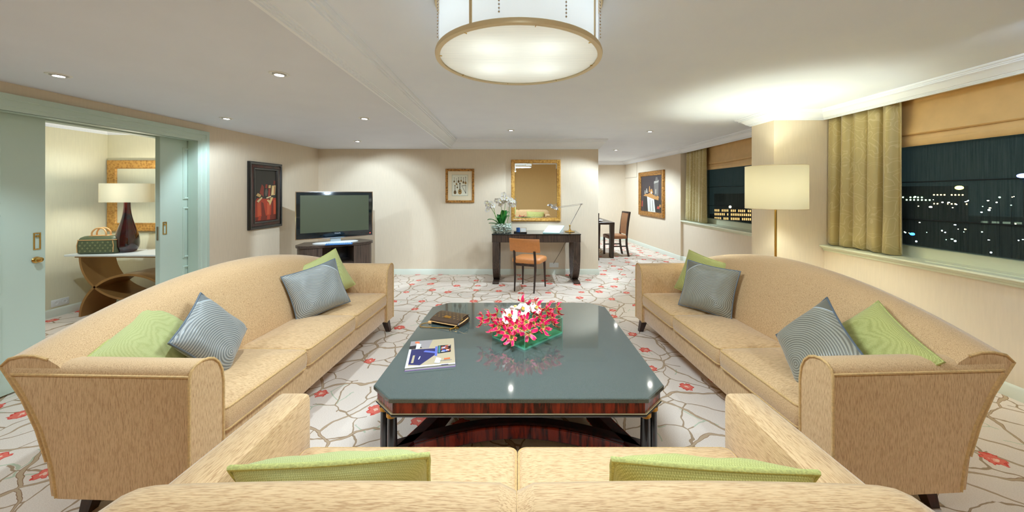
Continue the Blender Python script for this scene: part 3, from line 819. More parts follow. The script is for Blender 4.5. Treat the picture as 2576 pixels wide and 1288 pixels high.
pp(2, [(-.139, .08), (-.02, .06), (-.0, .186), (-.139, .186)]); pp(1, [(-.125, -.14), (-.06, -.16), (.03, -.03), (.02, .05), (-.125, .06)]); pp(5, [(-.139, .06), (-.06, .07), (-.09, .12), (-.139, .11)])
pp(4, [(-.10, .06), (-.075, .065), (-.07, .13), (-.10, .15)]); pp(3, [(-.11, .15), (-.08, .14), (-.085, .172), (-.11, .176)]); pp(6, [(-.04, .03), (.03, .0), (.02, -.02), (-.05, .01)])
pp(6, [(.02, -.06), (.034, -.06), (.034, .075), (.02, .075)]); pp(5, [(.036, -.03), (.115, -.02), (.118, .085), (.036, .085)]); pp(7, [(.04, -.02), (.052, -.02), (.052, .08), (.04, .08)])
rg = random.Random(3)
for i in range(26):
    x = .060 + rg.random() * .05; y = -.01 + rg.random() * .085; s = .006 + rg.random() * .006
    pp(rg.choice((3, 3, 4, 6)), [(x - s, y - s * .6), (x + s, y - s * .4), (x + s * .7, y + s * .7), (x - s * .8, y + s * .4)])
pp(4, [(.02, -.15), (.05, -.16), (.06, -.10), (.03, -.08)]); pp(3, [(.075, -.12), (.11, -.115), (.11, -.098), (.075, -.102)]); pp(2, [(.05, -.13), (.12, -.13), (.12, -.125), (.05, -.125)])
pp(0, [(-.112, -.13), (-.098, -.13), (-.096, -.03), (-.108, -.03)]); pp(4, [(-.075, -.09), (-.068, -.09), (-.062, -.05), (-.068, -.05)]); pp(4, [(-.139, -.186), (-.125, -.186), (-.125, .06), (-.139, .06)]); pp(4, [(-.125, -.186), (.139, -.186), (.139, -.172), (-.125, -.165)])
pp(1, [(.10, -.186), (.06, -.186), (.06, -.18), (.10, -.18)])
c.build('front_cover', mg, t, 0, fix=False)

# clutch bag with chain
def canvas_mat(name, c1, c2, sc):
    tt = NT(name)
    v = tt.node('ShaderNodeTexVoronoi', distance='MANHATTAN'); v.inputs['Scale'].default_value = sc; v.inputs['Randomness'].default_value = 0.0
    tt.link(tt.coord(rot=(R(0), R(45), R(0))), v.inputs['Vector'])
    f = tt.math('LESS_THAN', v.outputs['Distance'], .23)
    g = tt.math('GREATER_THAN', v.outputs['Distance'], .09)
    tt.set(Base_Color=tt.mix(tt.math('MULTIPLY', f, g), lin(c1), lin(c2)), Roughness=.42)
    return tt.m
M['mono_brown'] = simple('brown_coated_canvas', (74, 54, 38), .4, var=.1, vscale=40)
M['mono_gold'] = simple('gold_print', (158, 124, 70), .45)
M['mono_green'] = simple('olive_coated_canvas', (92, 100, 70), .42, var=.1, vscale=30)
M['mono_pale'] = simple('pale_print', (170, 172, 120), .45)
M['vachetta'] = simple('natural_leather_trim', (226, 174, 112), .5)
def monogram(parent, mat, place, rows, cols, dx, dz, size):
    """printed motif: interlocked letters alternating with four-petal flowers"""
    c = MB()
    for r_ in range(rows):
        for q in range(cols):
            u = (q - (cols - 1) / 2 + (.5 if r_ % 2 else 0)) * dx; v = (r_ - (rows - 1) / 2) * dz
            kind = (q + r_) % 3
            if kind == 0:
                for du in (-1, 0, 1):
                    pass
                s = size
                c.poly([place(u - s * .7, v + s), place(u - s * .7, v - s), place(u + s * .3, v - s), place(u + s * .3, v - s * .75), place(u - s * .45, v - s * .75), place(u - s * .45, v + s)])
                c.poly([place(u - s * .25, v + s), place(u + s * .25, v - s * .6), place(u + s * .75, v + s), place(u + s * .5, v + s), place(u + s * .25, v - s * .1), place(u, v + s)])
            else:
                for a in range(4):
                    an = a * PI / 2 + (PI / 4 if kind == 1 else 0); s = size
                    cx, cz = u + math.cos(an) * s * .62, v + math.sin(an) * s * .62
                    c.poly([place(cx + math.cos(b * PI / 3) * s * .36, cz + math.sin(b * PI / 3) * s * .36) for b in range(6)])
    return c.build('printed_pattern', mat, parent, 0, fix=False)
t = thing('clutch_bag', 'small brown patterned clutch bag with gold chain strap lying on the coffee table', 'bag', (-.525, 2.745, TZ), R(-24))
c = MB(); W2, D2 = .125, .075
sec = [(-.080, .012), (-.086, .022), (-.080, .034), (-.05, .046), (0, .056), (.045, .058), (.075, .05), (.088, .034), (.088, .016), (.078, .004), (0, .0), (-.07, .002)]
loops = [[(x, y * s, z * s2) for y, z in sec] for x, s, s2 in ((-W2, .86, .8), (-W2 + .012, .96, .94), (-.06, 1, 1), (.06, 1, 1), (W2 - .012, .97, .96), (W2, .88, .84))]
c.loft(loops); bdy = c.build('body', M['mono_brown'], t, 50)
c = MB(); c.loft([[(x, -.092, .018), (x, -.088, .036), (x, -.05, .0485), (x, 0, .0585), (x, .045, .0605), (x, .078, .053), (x, .078, .050), (x, .045, .0575), (x, 0, .0555), (x, -.05, .0455), (x, -.084, .034), (x, -.088, .018)] for x in (-W2 + .002, -.06, 0, .06, W2 - .002)])
fl = c.build('flap', M['mono_brown'], t, 40)
def on_flap(u, v):
    y = v; z = .0597 + .0012 - (max(0, -y) ** 1.6) * .95 - max(0, y - .045) * .22 + .0004
    return (u, y, z)
monogram(fl, M['mono_gold'], on_flap, 5, 7, .034, .024, .008)
o = MB().bx(-.028, .028, -.013, .013, -.002, .002, .004, 2).build('name_plate', M['gold'], t); o.rotation_euler = (R(10), 0, 0); o.location = (0, -.035, .0535)
c = MB(); c.tube([(-W2 + .002, -.09, .022), (0, -.093, .022), (W2 - .002, -.09, .022)], .003, 6); c.build('trim', M['vachetta'], t)
ch = spline([(-.115, -.085, .016), (-.14, -.10, .008), (-.165, -.13, .006), (-.14, -.175, .005), (-.04, -.15, .005), (.03, -.125, .005), (.085, -.115, .006), (.105, -.10, .010), (.11, -.07, .03), (.126, -.02, .05)], 10)
c = MB()
for i in range(0, len(ch) - 1):
    a, b = ch[i], ch[i + 1]; c.tube([a, (a + b) / 2 + Vector((0, 0, .0008)), b], .0028, 6)
c.build('chain_strap', M['gold'], t)
c = MB(); c.bx(-.135, -.108, -.102, -.082, .004, .022, .004); c.build('strap_tab', M['vachetta'], t)
c = MB()
for cx_, cy_ in ((.10, -.11), (.115, -.10), (.095, -.13), (.125, -.09)):
    c.tube([(cx_ + .010 * math.cos(a * PI / 5), cy_ + .010 * math.sin(a * PI / 5), .008 + .004 * math.sin(a * PI / 5 + cx_ * 80)) for a in range(10)], .0025, 6, True)
c.build('clasp', M['gold'], t)
c = MB(); c.tube(spline([(.118, -.07, .02), (.145, -.05, .04), (.155, -.01, .052), (.14, .03, .045), (.122, .03, .03)], 6), .004, 6); c.build('strap_end', M['vachetta'], t)

# flower troughs and flowers
def trough(label, corner, dirv, ln, wd, h):
    t = thing('glass_vase', label, 'vase', (corner[0], corner[1], TZ), math.atan2(dirv[1], dirv[0]), 'glass flower troughs')
    g = .004
    c = MB(); c.bx(0, ln, 0, g, .012, h); c.bx(0, ln, wd - g, wd, .012, h); c.bx(0, g, g, wd - g, .012, h); c.bx(ln - g, ln, g, wd - g, .012, h)
    c.build('glass_wall', M['vase_glass'], t)
    MB().bx(0, ln, 0, wd, .0005, .012).build('glass_base', M['glass_edge'], t)
    MB().bx(g + .001, ln - g - .001, g + .001, wd - g - .001, .0125, .028).build('water', M['water'], t)
    c = MB()
    for (x, y) in ((0, 0), (ln, 0), (0, wd), (ln, wd)): c.tube([(x, y, .012), (x, y, h)], .0012, 5)
    for (p, q) in (((0, 0), (ln, 0)), ((0, wd), (ln, wd)), ((0, 0), (0, wd)), ((ln, 0), (ln, wd))): c.tube([(p[0], p[1], h), (q[0], q[1], h)], .0012, 5)
    c.build('rim', M['glass_edge'], t)
    return t
s2 = math.sqrt(.5)
trough('low rectangular glass trough of water under the pink flowers, the one towards the front sofa', (.0376, 2.256), (s2, s2), .384, .115, .115)
trough('low rectangular glass trough under the pink flowers, the one towards the handbag', (-.112, 2.39), (s2, s2), .384, .10, .115)
M['pink'] = simple('hot_pink_petal', (242, 16, 100), .45, var=.12, vscale=60)
M['yellow'] = simple('yellow_petal_edge', (244, 170, 96), .5)
M['stem'] = simple('green_stem', (104, 160, 56), .5)
M['stamen'] = simple('pale_green_stamen', (190, 200, 90), .5)
M['white_petal'] = simple('white_petal', (228, 223, 214), .5)
M['lip'] = simple('yellow_lip', (240, 206, 110), .5)
def petal_mesh(L_, Wd, reflex, wavy, a, mats, name, parent, band=True):
    c = MB(); n = 9; rows = []
    for i in range(n + 1):
        q = i / n
        rad = L_ * (.12 + .62 * math.sin(q * PI * .62)); z = L_ * (reflex * q ** 1.4)
        wdt = Wd * math.sin(PI * min(1, .10 + .9 * q) ** .8) + .0012
        row = []
        for s in (-1, -.80, 0, .80, 1):
            ww = s * wdt; zz = z + wavy * math.sin(q * 14 + s * 2) * abs(s) - .12 * abs(s) * wdt
            row.append((rad * math.cos(a) - ww * math.sin(a), rad * math.sin(a) + ww * math.cos(a), zz))
        rows.append([c.v(p) for p in row])
    for i in range(n):
        for k in range(4):
            c.mi = 1 if (band and (k in (0, 3) or i < 1)) else 0
            c.face([rows[i][k], rows[i + 1][k], rows[i + 1][k + 1], rows[i][k + 1]])
    return c.build(name, mats, parent, 60, solid=.0008)
lily = thing('flame_lily', 'hot pink flame lily bloom with yellow petal edges in the coffee table arrangement', 'flower', (0, 0, 0), 0, 'flame lilies in the table arrangement')
for k in range(6):
    petal_mesh(.070, .0105, .62 if k % 2 else .38, .004, k * PI / 3 + .2, [M['pink'], M['yellow']], 'petal', lily)
c = MB()
for k in range(6):
    a = k * PI / 3 + .5; c.tube([(0, 0, 0), (.018 * math.cos(a), .018 * math.sin(a), -.006), (.034 * math.cos(a), .034 * math.sin(a), -.003)], .0011, 5)
c.build('stamens', M['stamen'], lily)
c = MB(); c.tube([(0, 0, .002), (0, 0, -.01), (.004, 0, -.045)], .0018, 6); c.sphere((0, 0, 0), .0045, 8); c.build('stem', M['stem'], lily)
rg = random.Random(11)
ax = Vector((s2, s2, 0)); cr = Vector((-s2, s2, 0)); FC = Vector((.03, 2.43, TZ))
spots = []
# hand placed along a wide low spray: (x, y, height, tilt towards)
for (x, y, z) in ((-.25, 2.47, .105), (-.20, 2.44, .13), (-.17, 2.42, .085), (-.15, 2.50, .14), (-.13, 2.36, .10), (-.10, 2.42, .125), (-.075, 2.33, .07), (-.06, 2.36, .11), (-.02, 2.30, .12), (-.045, 2.27, .065),
                  (.02, 2.33, .10), (.05, 2.36, .13), (.06, 2.30, .085), (.10, 2.38, .115), (.10, 2.45, .16), (.04, 2.52, .20), (.15, 2.42, .13), (.16, 2.36, .10), (.19, 2.48, .16), (.22, 2.44, .13), (.21, 2.54, .15), (.27, 2.52, .165), (.24, 2.46, .10), (-.01, 2.39, .14), (.13, 2.50, .19)):
    spots.append((x, y, z))
for i, (x, y, z) in enumerate(spots):
    d = Vector((x - .02, (y - 2.42) * .9 - .035, .085 - .25 * abs(x - .02))); d.x += rg.uniform(-.04, .04)
    q = d.to_track_quat('Z', 'Y'); e = (q.to_matrix() @ Matrix.Rotation(rg.random() * 6.28, 3, 'Z')).to_euler()
    p = (x, y, TZ + z + .012)
    if i == 0: lily.location = p; lily.rotation_euler = e
    else: dup(lily, p, e, scale=rg.uniform(.9, 1.2))
orc = thing('white_orchid_bloom', 'broad white orchid bloom with yellow lip in the middle of the pink arrangement', 'flower', (0, 0, 0), 0, 'white orchids in the table arrangement')
for k in range(5):
    petal_mesh(.074 if k != 2 else .078, .036 if k in (1, 4) else .026, .36, .001, k * 2 * PI / 5 + PI / 2, [M['white_petal'], M['white_petal']], 'petal', orc, False)
c = MB(); c.lathe([(.002, 0), (.009, .012), (.013, .026), (.011, .03), (.006, .014), (.002, .008)], seg=12); c.build('lip', M['lip'], orc)
c = MB(); c.tube([(0, 0, .002), (0, 0, -.03), (.004, 0, -.075)], .0022, 6); c.build('stem', M['stem'], orc)
for i, (x, y, z, dx_, dy_, dz_, lb) in enumerate(((-.055, 2.40, .165, -.25, -.7, .55, 'large white orchid bloom with yellow throat at the left of the pink arrangement'), (.03, 2.46, .185, .0, -.5, .8, 'white orchid bloom upright in the middle of the pink arrangement'),
                                              (.115, 2.47, .195, .35, -.5, .6, 'white orchid bloom tilted to the right on top of the pink arrangement'), (-.02, 2.47, .19, -.2, .1, .95, 'white orchid bloom at the back of the pink arrangement, petals pointing up'))):
    e = (Vector((dx_, dy_, dz_)).to_track_quat('Z', 'Y').to_matrix() @ Matrix.Rotation(i * 1.3, 3, 'Z')).to_euler()
    p = (x, y, TZ + z)
    if i == 0: orc.location = p; orc.rotation_euler = e; orc['label'] = lb
    else: dup(orc, p, e, lb, scale=(.95, .8, .9)[i - 1])
t = thing('foliage_sprigs', 'green stems and red twigs lying in the glass troughs under the blooms', 'foliage', (.03, 2.43, TZ))
for nm, mt, n_ in (('green_stems', M['stem'], 26), ('red_twigs', simple('red_twig', (150, 40, 40), .5), 6)):
    c = MB()
    for i in range(n_):
        u = rg.uniform(-.12, .20); v = rg.uniform(-.05, .05); a = ax * u + cr * v
        if nm == 'red_twigs': u2 = .12 + .06 * rg.random(); b = ax * (u2 + .06) + cr * (rg.uniform(-.10, .02)); c.tube([(a.x * .3, a.y * .3, .07), (b.x, b.y, .05 + .06 * rg.random())], .0025, 6)
        else:
            b = Vector((rg.uniform(-.18, .2), rg.uniform(-.12, .12), 0)); c.tube(spline([(a.x, a.y, .03), ((a.x + b.x) / 2, (a.y + b.y) / 2, .075), (b.x, b.y, .11 + .03 * rg.random())], 4), .0018, 5)
    c.build(nm, mt, t)

# ------------------------------------------------------------------ framed things on walls
def frame_mesh(w_, h_, prof):
    c = MB(); c.loft([[(-w_ / 2 + i, -d, -h_ / 2 + i), (w_ / 2 - i, -d, -h_ / 2 + i), (w_ / 2 - i, -d, h_ / 2 - i), (-w_ / 2 + i, -d, h_ / 2 - i)] for i, d in prof], True, (False, False)); return c
def gold_ornate(name, c1, c2):
    t = NT(name)
    v = t.node('ShaderNodeTexVoronoi'); v.inputs['Scale'].default_value = 34.0; t.link(t.coord(), v.inputs['Vector'])
    nz = t.noise(t.coord(), 45, 3, .6, 1.5)
    f = t.math('ADD', t.math('MULTIPLY', v.outputs['Distance'], .6), t.math('MULTIPLY', nz.outputs['Fac'], .6))
    t.set(Base_Color=t.ramp(f, [(.3, lin(c1)), (.7, lin(c2))]), Roughness=.38, Metallic=.55); t.bump(f, .9, .01); return t.m
M['gilt'] = gold_ornate('carved_gilt', (176, 122, 58), (216, 166, 92))
M['gilt_dark'] = gold_ornate('carved_antique_gilt', (96, 58, 24), (190, 134, 64))
M['gold_plain'] = wood('brushed_gold_frame', (176, 122, 46), (228, 178, 92), (30, 30, 30), .34)
# still life on the left wall
def flat(c, mi, pts, d): c.mi = mi; c.poly([(u, -d, v) for u, v in pts])
t = thing('framed_painting', 'dark framed still life of books on a red cloth hanging on the left wall', 'painting', (XL, 4.972, 1.402), R(90))
PW, PH = .645, .905
fr = frame_mesh(PW, PH, [(0, 0), (0, .03), (.012, .038), (.03, .034), (.042, .022), (.075, .026), (.085, .034), (.10, .03), (.108, .014), (.112, .008)]).build('frame', M['black'], t, 25)
frame_mesh(PW, PH, [(.041, .0225), (.043, .0245), (.074, .0285), (.076, .0265)]).build('rosewood_inlay', M['dark_rosewood'], fr, 25)
pm = [simple('paint_dark_ground', (46, 44, 40), .45), simple('paint_red_cloth', (176, 56, 30), .45), simple('paint_red_light', (200, 84, 48), .45), simple('paint_parchment', (214, 178, 116), .45), simple('paint_shadow_brown', (112, 34, 20), .45), simple('paint_grey_globe', (96, 88, 78), .45), simple('paint_book_red', (150, 56, 40), .45), simple('paint_cream', (226, 200, 150), .45)]
c = MB(); a, b = PW / 2 - .108, PH / 2 - .108
flat(c, 0, [(-a, -b), (a, -b), (a, b), (-a, b)], .012)
dd = .0122
def S(mi, pts):
    global dd; dd += .00008; flat(c, mi, [(u * a, v * b) for u, v in pts], dd)
S(1, [(-.95, -1), (-.98, -.25), (-.75, -.1), (.1, -.14), (.6, -.12), (.98, -.1), (.98, -1)])
S(2, [(-.7, -.95), (-.75, -.3), (-.5, -.25), (-.4, -.95)]); S(4, [(-.35, -.9), (-.4, -.25), (-.2, -.3), (.05, -.9)]); S(2, [(.1, -.9), (.15, -.3), (.4, -.35), (.35, -.9)]); S(4, [(.5, -.85), (.55, -.25), (.7, -.2), (.72, -.85)]); S(2, [(.8, -.9), (.78, -.2), (.95, -.2), (.95, -.9)]); S(4, [(-.98, -1), (-.98, -.85), (.98, -.78), (.98, -1)]); S(1, [(-.7, -.98), (-.6, -.8), (-.4, -.8), (-.45, -.98)]); S(1, [(.1, -.98), (.15, -.78), (.4, -.78), (.4, -.98)])
S(6, [(-.55, .1), (-.35, .45), (-.15, .35), (-.2, -.05)]); S(5, [(-.1, .1), (-.02, .25), (.12, .28), (.2, .15), (.12, -.02), (-.02, -.03)]); S(6, [(-.05, .3), (0, .45), (.18, .45), (.15, .28)])
S(3, [(.25, .3), (.28, .42), (.5, .42), (.46, .3)]); S(3, [(.5, -.0), (.58, .4), (.95, .42), (.9, .02)]); S(7, [(.6, .05), (.66, .35), (.72, .35), (.68, .04)]); S(6, [(.78, .05), (.82, .38), (.88, .38), (.85, .05)]); S(6, [(.2, -.05), (.25, .28), (.45, .28), (.42, -.05)]); S(4, [(.7, .45), (.75, .62), (.92, .6), (.9, .45)])
S(3, [(-.85, -.0), (-.7, .1), (-.4, .02), (-.5, -.08)]); S(7, [(-.8, -.22), (-.35, -.05), (-.3, -.1), (-.65, -.28)]); S(3, [(.1, -.2), (.5, -.08), (.7, -.08), (.6, -.2), (.4, -.42), (.3, -.3)]); S(4, [(.2, -.18), (.45, -.1), (.4, -.2)]); S(7, [(.05, -.08), (.5, -.02), (.5, -.06), (.08, -.13)])
c.build('canvas', pm, t, 0, fix=False)
# still life in the dining area
yc = 8.98; ang = math.atan2(3.21 - 3.43, 10.8 - 7.58)
t = thing('framed_painting', 'gilt framed still life of silver and white cloth hanging in the dining area', 'painting', (dside(yc), yc, 1.405), R(-90) - ang)
QW, QH = 1.42, 1.13
frame_mesh(QW, QH, [(0, 0), (0, .045), (.015, .055), (.05, .05), (.09, .035), (.105, .038), (.115, .02)]).build('frame', M['gilt_dark'], t, 25)
pm = [simple('paint_night_brown', (52, 42, 46), .45), simple('paint_white_cloth', (214, 214, 204), .45), simple('paint_gold_ware', (186, 132, 70), .45), simple('paint_column', (104, 98, 92), .45), simple('paint_black', (26, 24, 26), .45), simple('paint_fruit_red', (176, 66, 48), .45), simple('paint_pale_silver', (166, 160, 148), .45)]
c = MB(); a, b = QW / 2 - .112, QH / 2 - .112; dd = .018
flat(c, 0, [(-a, -b), (a, -b), (a, b), (-a, b)], dd)
S(3, [(.3, -.1), (.28, .55), (.7, .62), (.68, -.1)]); S(6, [(.28, .55), (.3, .68), (.72, .74), (.7, .62)]); S(3, [(.4, .68), (.45, .9), (.6, .9), (.65, .7)])
S(4, [(-.75, -.95), (-.7, -.2), (.85, -.3), (.95, -.95)]); S(1, [(-.28, -1), (-.38, -.15), (.3, -.3), (.42, -1)]); S(6, [(-.1, -.95), (-.12, -.3), (-.06, -.3), (0, -.95)]); S(6, [(.15, -.95), (.1, -.35), (.18, -.35), (.25, -.95)])
S(2, [(-.75, -.12), (-.55, .0), (-.3, -.02), (0, .1), (.2, -.05), (.7, -.2), (.7, -.34), (.2, -.28), (-.4, -.15)]); S(2, [(-.1, .0), (-.02, .25), (.1, .28), (.22, .05)]); S(6, [(-.5, .05), (-.45, .3), (-.38, .3), (-.3, .05)]); S(2, [(-.2, .1), (-.16, .42), (-.1, .42), (-.08, .12)]); S(6, [(.4, .0), (.42, .25), (.5, .25), (.5, .0)]); S(6, [(-.65, 0), (-.6, .2), (-.55, .2), (-.52, 0)]); S(1, [(-.02, .02), (.02, .15), (.1, .1), (.1, .0)])
S(5, [(-.95, -.75), (-.9, -.4), (-.82, -.42), (-.84, -.75)]); S(5, [(.55, -.8), (.6, -.66), (.75, -.66), (.8, -.8)]); S(2, [(.75, -.7), (.8, -.55), (.9, -.58), (.9, -.72)]); S(2, [(.5, -.2), (.55, -.1), (.7, -.12), (.75, -.22)])
c.build('canvas', pm, t, 0, fix=False)
# instrument print on the back wall
t = thing('framed_print', 'small gilt framed print of old stringed instruments left of the desk mirror', 'picture', (-1.035, YB, 1.56))
IW, IH = .504, .595
frame_mesh(IW, IH, [(0, 0), (0, .02), (.008, .026), (.03, .022), (.04, .016), (.042, .008)]).build('frame', M['gilt_dark'], t, 25)
MB().bx(-IW / 2 + .04, IW / 2 - .04, -.009, -.002, -IH / 2 + .04, IH / 2 - .04).build('mount', simple('cream_mount', (232, 216, 184), .7), t)
pr = MB().bx(-.137, .137, -.0105, -.008, -.176, .19).build('print', simple('print_paper', (230, 226, 204), .7), t)
frame_mesh(.278, .370, [(0, .010), (0, .0112), (.003, .0112), (.003, .010)]).build('ruled_border', simple('ruled_line', (120, 140, 120), .7), pr).location = (0, 0, .007)
ink = [simple('ink_brown', (120, 92, 50), .7), simple('ink_dark', (64, 58, 40), .7), simple('ink_ochre', (170, 132, 72), .7)]
c = MB()
def lute(x, z, s, mi, neck=1.0):
    c.mi = mi; c.poly([(x + s * .42 * math.cos(q) * (1 if math.sin(q) < 0 else .9), -.0108, z + s * .55 * math.sin(q)) for q in [2 * PI * i / 14 for i in range(14)]])
    c.mi = 1; c.poly([(x - s * .08, -.01085, z + s * .3), (x + s * .08, -.01085, z + s * .3), (x + s * .06, -.01085, z + s * (.55 + neck)), (x - s * .06, -.01085, z + s * (.55 + neck))])
    c.poly([(x - s * .13, -.0109, z + s * (.45 + neck)), (x + s * .13, -.0109, z + s * (.45 + neck)), (x + s * .1, -.0109, z + s * (.75 + neck)), (x - s * .1, -.0109, z + s * (.75 + neck))])
    c.mi = 1; c.poly([(x + s * .13 * math.cos(q), -.01095, z + .05 * s + s * .13 * math.sin(q)) for q in [2 * PI * i / 10 for i in range(10)]])
for x, z, s, mi, nk in ((-.10, .075, .032, 0, 1.5), (-.06, .03, .036, 2, 2.0), (-.022, .075, .042, 0, 1.0), (.022, .085, .036, 2, 1.2), (.062, .06, .04, 0, 1.4), (.10, .05, .046, 2, 1.6), (-.085, -.115, .062, 0, 1.3), (.0, -.105, .085, 2, 1.1), (-.045, -.03, .03, 0, 1.2)):
    lute(x, z, s, mi, nk)
c.mi = 1
for pts in ([(.10, -.14), (.108, -.14), (.11, .01), (.104, .01)], [(.03, .0), (.11, .012), (.108, .004), (.034, -.008)], [(.034, -.004), (.04, -.008), (.108, -.13), (.10, -.135)]): c.poly([(x, -.011, z) for x, z in pts])
c.build('drawing', ink, pr, 0, fix=False)
# gold mirror over the desk
t = thing('wall_mirror', 'upright gold framed mirror hanging over the desk', 'mirror', (.30, YB - .006, 1.475)); t.rotation_euler = (R(.62), 0, 0)
frame_mesh(.868, 1.085, [(0, 0), (0, .022), (.012, .034), (.03, .036), (.045, .028), (.055, .03), (.064, .018), (.066, .012)]).build('frame', M['gold_plain'], t, 25)
MB().bx(-.374, .374, -.014, -.010, -.4825, .4825).build('glass', M['mirror'], t)
frame_mesh(.748, .965, [(0, .0142), (.001, .0150), (.022, .0158), (.023, .0148)]).build('bevel', M['mirror'], t, 10)

# ------------------------------------------------------------------ television corner
c0 = Vector((-2.66, 5.20)); tv_rot = math.atan2(.60, .76)
t = thing('television', 'black flat screen television angled across the far left corner on its stand', 'television', (c0.x, c0.y, .718), tv_rot * .93)
TW, TB, TH = 1.0, .075, .66
c = MB(); c.bx(-TW / 2, TW / 2, -.03, .05, TB, TB + TH, .012); c.build('casing', simple('tv_gloss_black', (14, 26, 30), .12, coat=.5), t)
c = MB(); c.loft([[(-TW / 2 + i, -.0305 - d, TB + i), (TW / 2 - i, -.0305 - d, TB + i), (TW / 2 - i, -.0305 - d, TB + TH - i), (-TW / 2 + i, -.0305 - d, TB + TH - i)] for i, d in ((-.003, -.01), (-.003, .004), (.007, .005), (.009, 0))], True, (False, False)); c.build('clear_edge', M['chrome'], t)
MB().bx(-TW / 2 + .055, TW / 2 - .055, -.0325, -.030, TB + .085, TB + TH - .05).build('screen', simple('tv_screen', (82, 88, 70), .25), t)
text_mesh('brand_lettering', 'PHILIPS', .024, simple('silver_print', (190, 196, 200), .3), t, (0.02, -.0315, TB + .06), (R(90), 0, 0))
MB().sphere((TW / 2 - .035, -.031, TB + .035), .006, 10).build('power_light', emit('red_standby', (255, 60, 50), 3), t)
c = MB(); c.lathe([(.30, 0), (.30, .008), (.27, .016), (.05, .02), (.05, .0201)], (0, -.02, 0), 36, 1.0, .45); c.build('foot', M['white_plastic'], t)
MB().bx(-.07, .07, -.0, .03, .012, TB + .1, .008).build('neck', simple('tv_neck', (180, 190, 194), .25), t)
t = thing('television_stand', 'dark brown television cabinet with bowed top and open shelf in the far left corner', 'cabinet', (c0.x, c0.y, 0), tv_rot * .93)
def bow(w_, d0, d1, n=20):  # plan: bowed front towards -y, straight back
    pts = [(w_ * math.cos(PI + PI * i / n), -d0 * math.sin(PI * i / n) ** .6) for i in range(n + 1)]
    return pts + [(w_ * .75, d1), (-w_ * .75, d1)]
MB().prism(bow(.50, .25, .26), 'Z', .685, .718).build('top', M['wenge_flat'], t, 30)
MB().prism(bow(.48, .235, .25), 'Z', .02, .09).build('plinth', M['wenge'], t, 30)
for s in (-1, 1):
    pts = [p for p in bow(.48, .24, .25) if p[0] * s > .20]
    pts = [(s * .20, -.0 - .24 * (1 - (.20 / .48) ** 2) ** .3)] + (pts if s > 0 else pts) + [(s * .20, .25)]
    pts.sort(key=lambda p: math.atan2(p[1] - .02, p[0] - s * .34))
    MB().prism(pts, 'Z', .09, .685).build('side_cabinet', M['wenge'], t, 30)
MB().bx(-.20, .20, .22, .25, .09, .685).build('back_panel', M['black'], t)
MB().bx(-.20, .20, -.20, .22, .43, .45).build('shelf', M['wenge_flat'], t)
t = thing('remote_keyboard', 'light blue plastic keyboard lying on the cabinet below the television', 'keyboard', (-2.50, 4.985, .718), R(20))
MB().bx(-.17, .17, -.06, .06, .001, .018, .008).build('case', simple('blue_plastic', (54, 110, 170), .3), t)
c = MB()
for i in range(12):
    for j in range(4): c.bx(-.15 + i * .0255, -.15 + i * .0255 + .02, -.048 + j * .025, -.048 + j * .025 + .019, .018, .0225, .002, 1)
c.build('keys', simple('pale_blue_key', (170, 205, 228), .35), t)

# ------------------------------------------------------------------ desk group
t = thing('writing_desk', 'dark wenge writing desk with curved legs under the gold mirror', 'desk', (.277, 5.62, 0))
DW = .7025
MB().bx(-DW, DW, 0, .57, .775, .79, .003, 1).build('top', simple('desk_glass_top', (34, 36, 38), .08, coat=.5), t)
MB().bx(-DW + .004, DW - .004, .012, .56, .655, .775, .003, 1).build('apron', M['wenge'], t)
for s in (-1, 1):
    dr_ = MB().bx(-.265 + s * .275, .265 + s * .275, .004, .02, .662, .770, .002, 1).build('drawer_front', M['wenge'], t)
for s in (-1, 1):
    xa, xb_ = (s * (DW - .012), s * (DW - .112))
    for nm, pth in (('front', [(.02, .66), (.015, .52), (.03, .36), (.085, .21), (.19, .09), (.30, .03)]), ('rear', [(.54, .66), (.545, .52), (.53, .36), (.49, .2), (.42, .08), (.36, .03)])):
        sp = spline([(0, a, b) for a, b in pth], 6); loops = []
        for i, p in enumerate(sp):
            d = (sp[min(i + 1, len(sp) - 1)] - sp[max(i - 1, 0)]).normalized(); n_ = Vector((0, -d.z, d.y)) * .026
            loops.append([(xa, p.y + n_.y, max(.001, p.z + n_.z)), (xb_, p.y + n_.y, max(.001, p.z + n_.z)), (xb_, p.y - n_.y, max(.001, p.z - n_.z)), (xa, p.y - n_.y, max(.001, p.z - n_.z))])
        MB().loft(loops).build('leg', M['wenge'], t, 40)
    MB().bx(min(xa, xb_), max(xa, xb_), .0, .56, .0, .032, .004, 1).build('foot_rail', M['wenge'], t)
# desk chair
t = thing('desk_chair', 'tan leather desk chair with curved back pulled out before the desk', 'chair', (.165, 5.385, 0), R(-22))
c = MB(); loops = []
for ins, z in ((.03, .405), (.006, .412), (0, .43), (.0, .455), (.008, .472), (.03, .482), (.09, .488), (.15, .489)):
    loops.append(rrect(.225 - ins, .215 - ins, .09, z, 6))
c.loft(loops); c.build('seat', M['leather'], t, 60)
c = MB()
def backp(u, v, o):
    a = (u - .5) * 1.15; r = .42 + o
    return (r * math.sin(a) * 1.02, -.215 - .40 + .40 - (-.42 + r * math.cos(a)) * 0 - (1 - math.cos(a)) * -.30 - o - .03 * v, .585 + v * .195)
n_ = 16; loops = []
for i in range(n_ + 1):
    u = i / n_; a = (u - .5) * 1.15
    x = .42 * math.sin(a); y = -.235 + .30 * (1 - math.cos(a)) * 1.0
    nx, ny = math.sin(a) * .6, -math.cos(a)
    sec = [(0, .585), (.010, .578), (.022, .585), (.022, .68), (.020, .765), (.010, .778), (0, .77), (-.004, .68)]
    loops.append([(x + nx * d, y + ny * d - (z - .585) * .18, z) for d, z in sec])
c.loft(loops); c.build('backrest', M['leather'], t, 50)
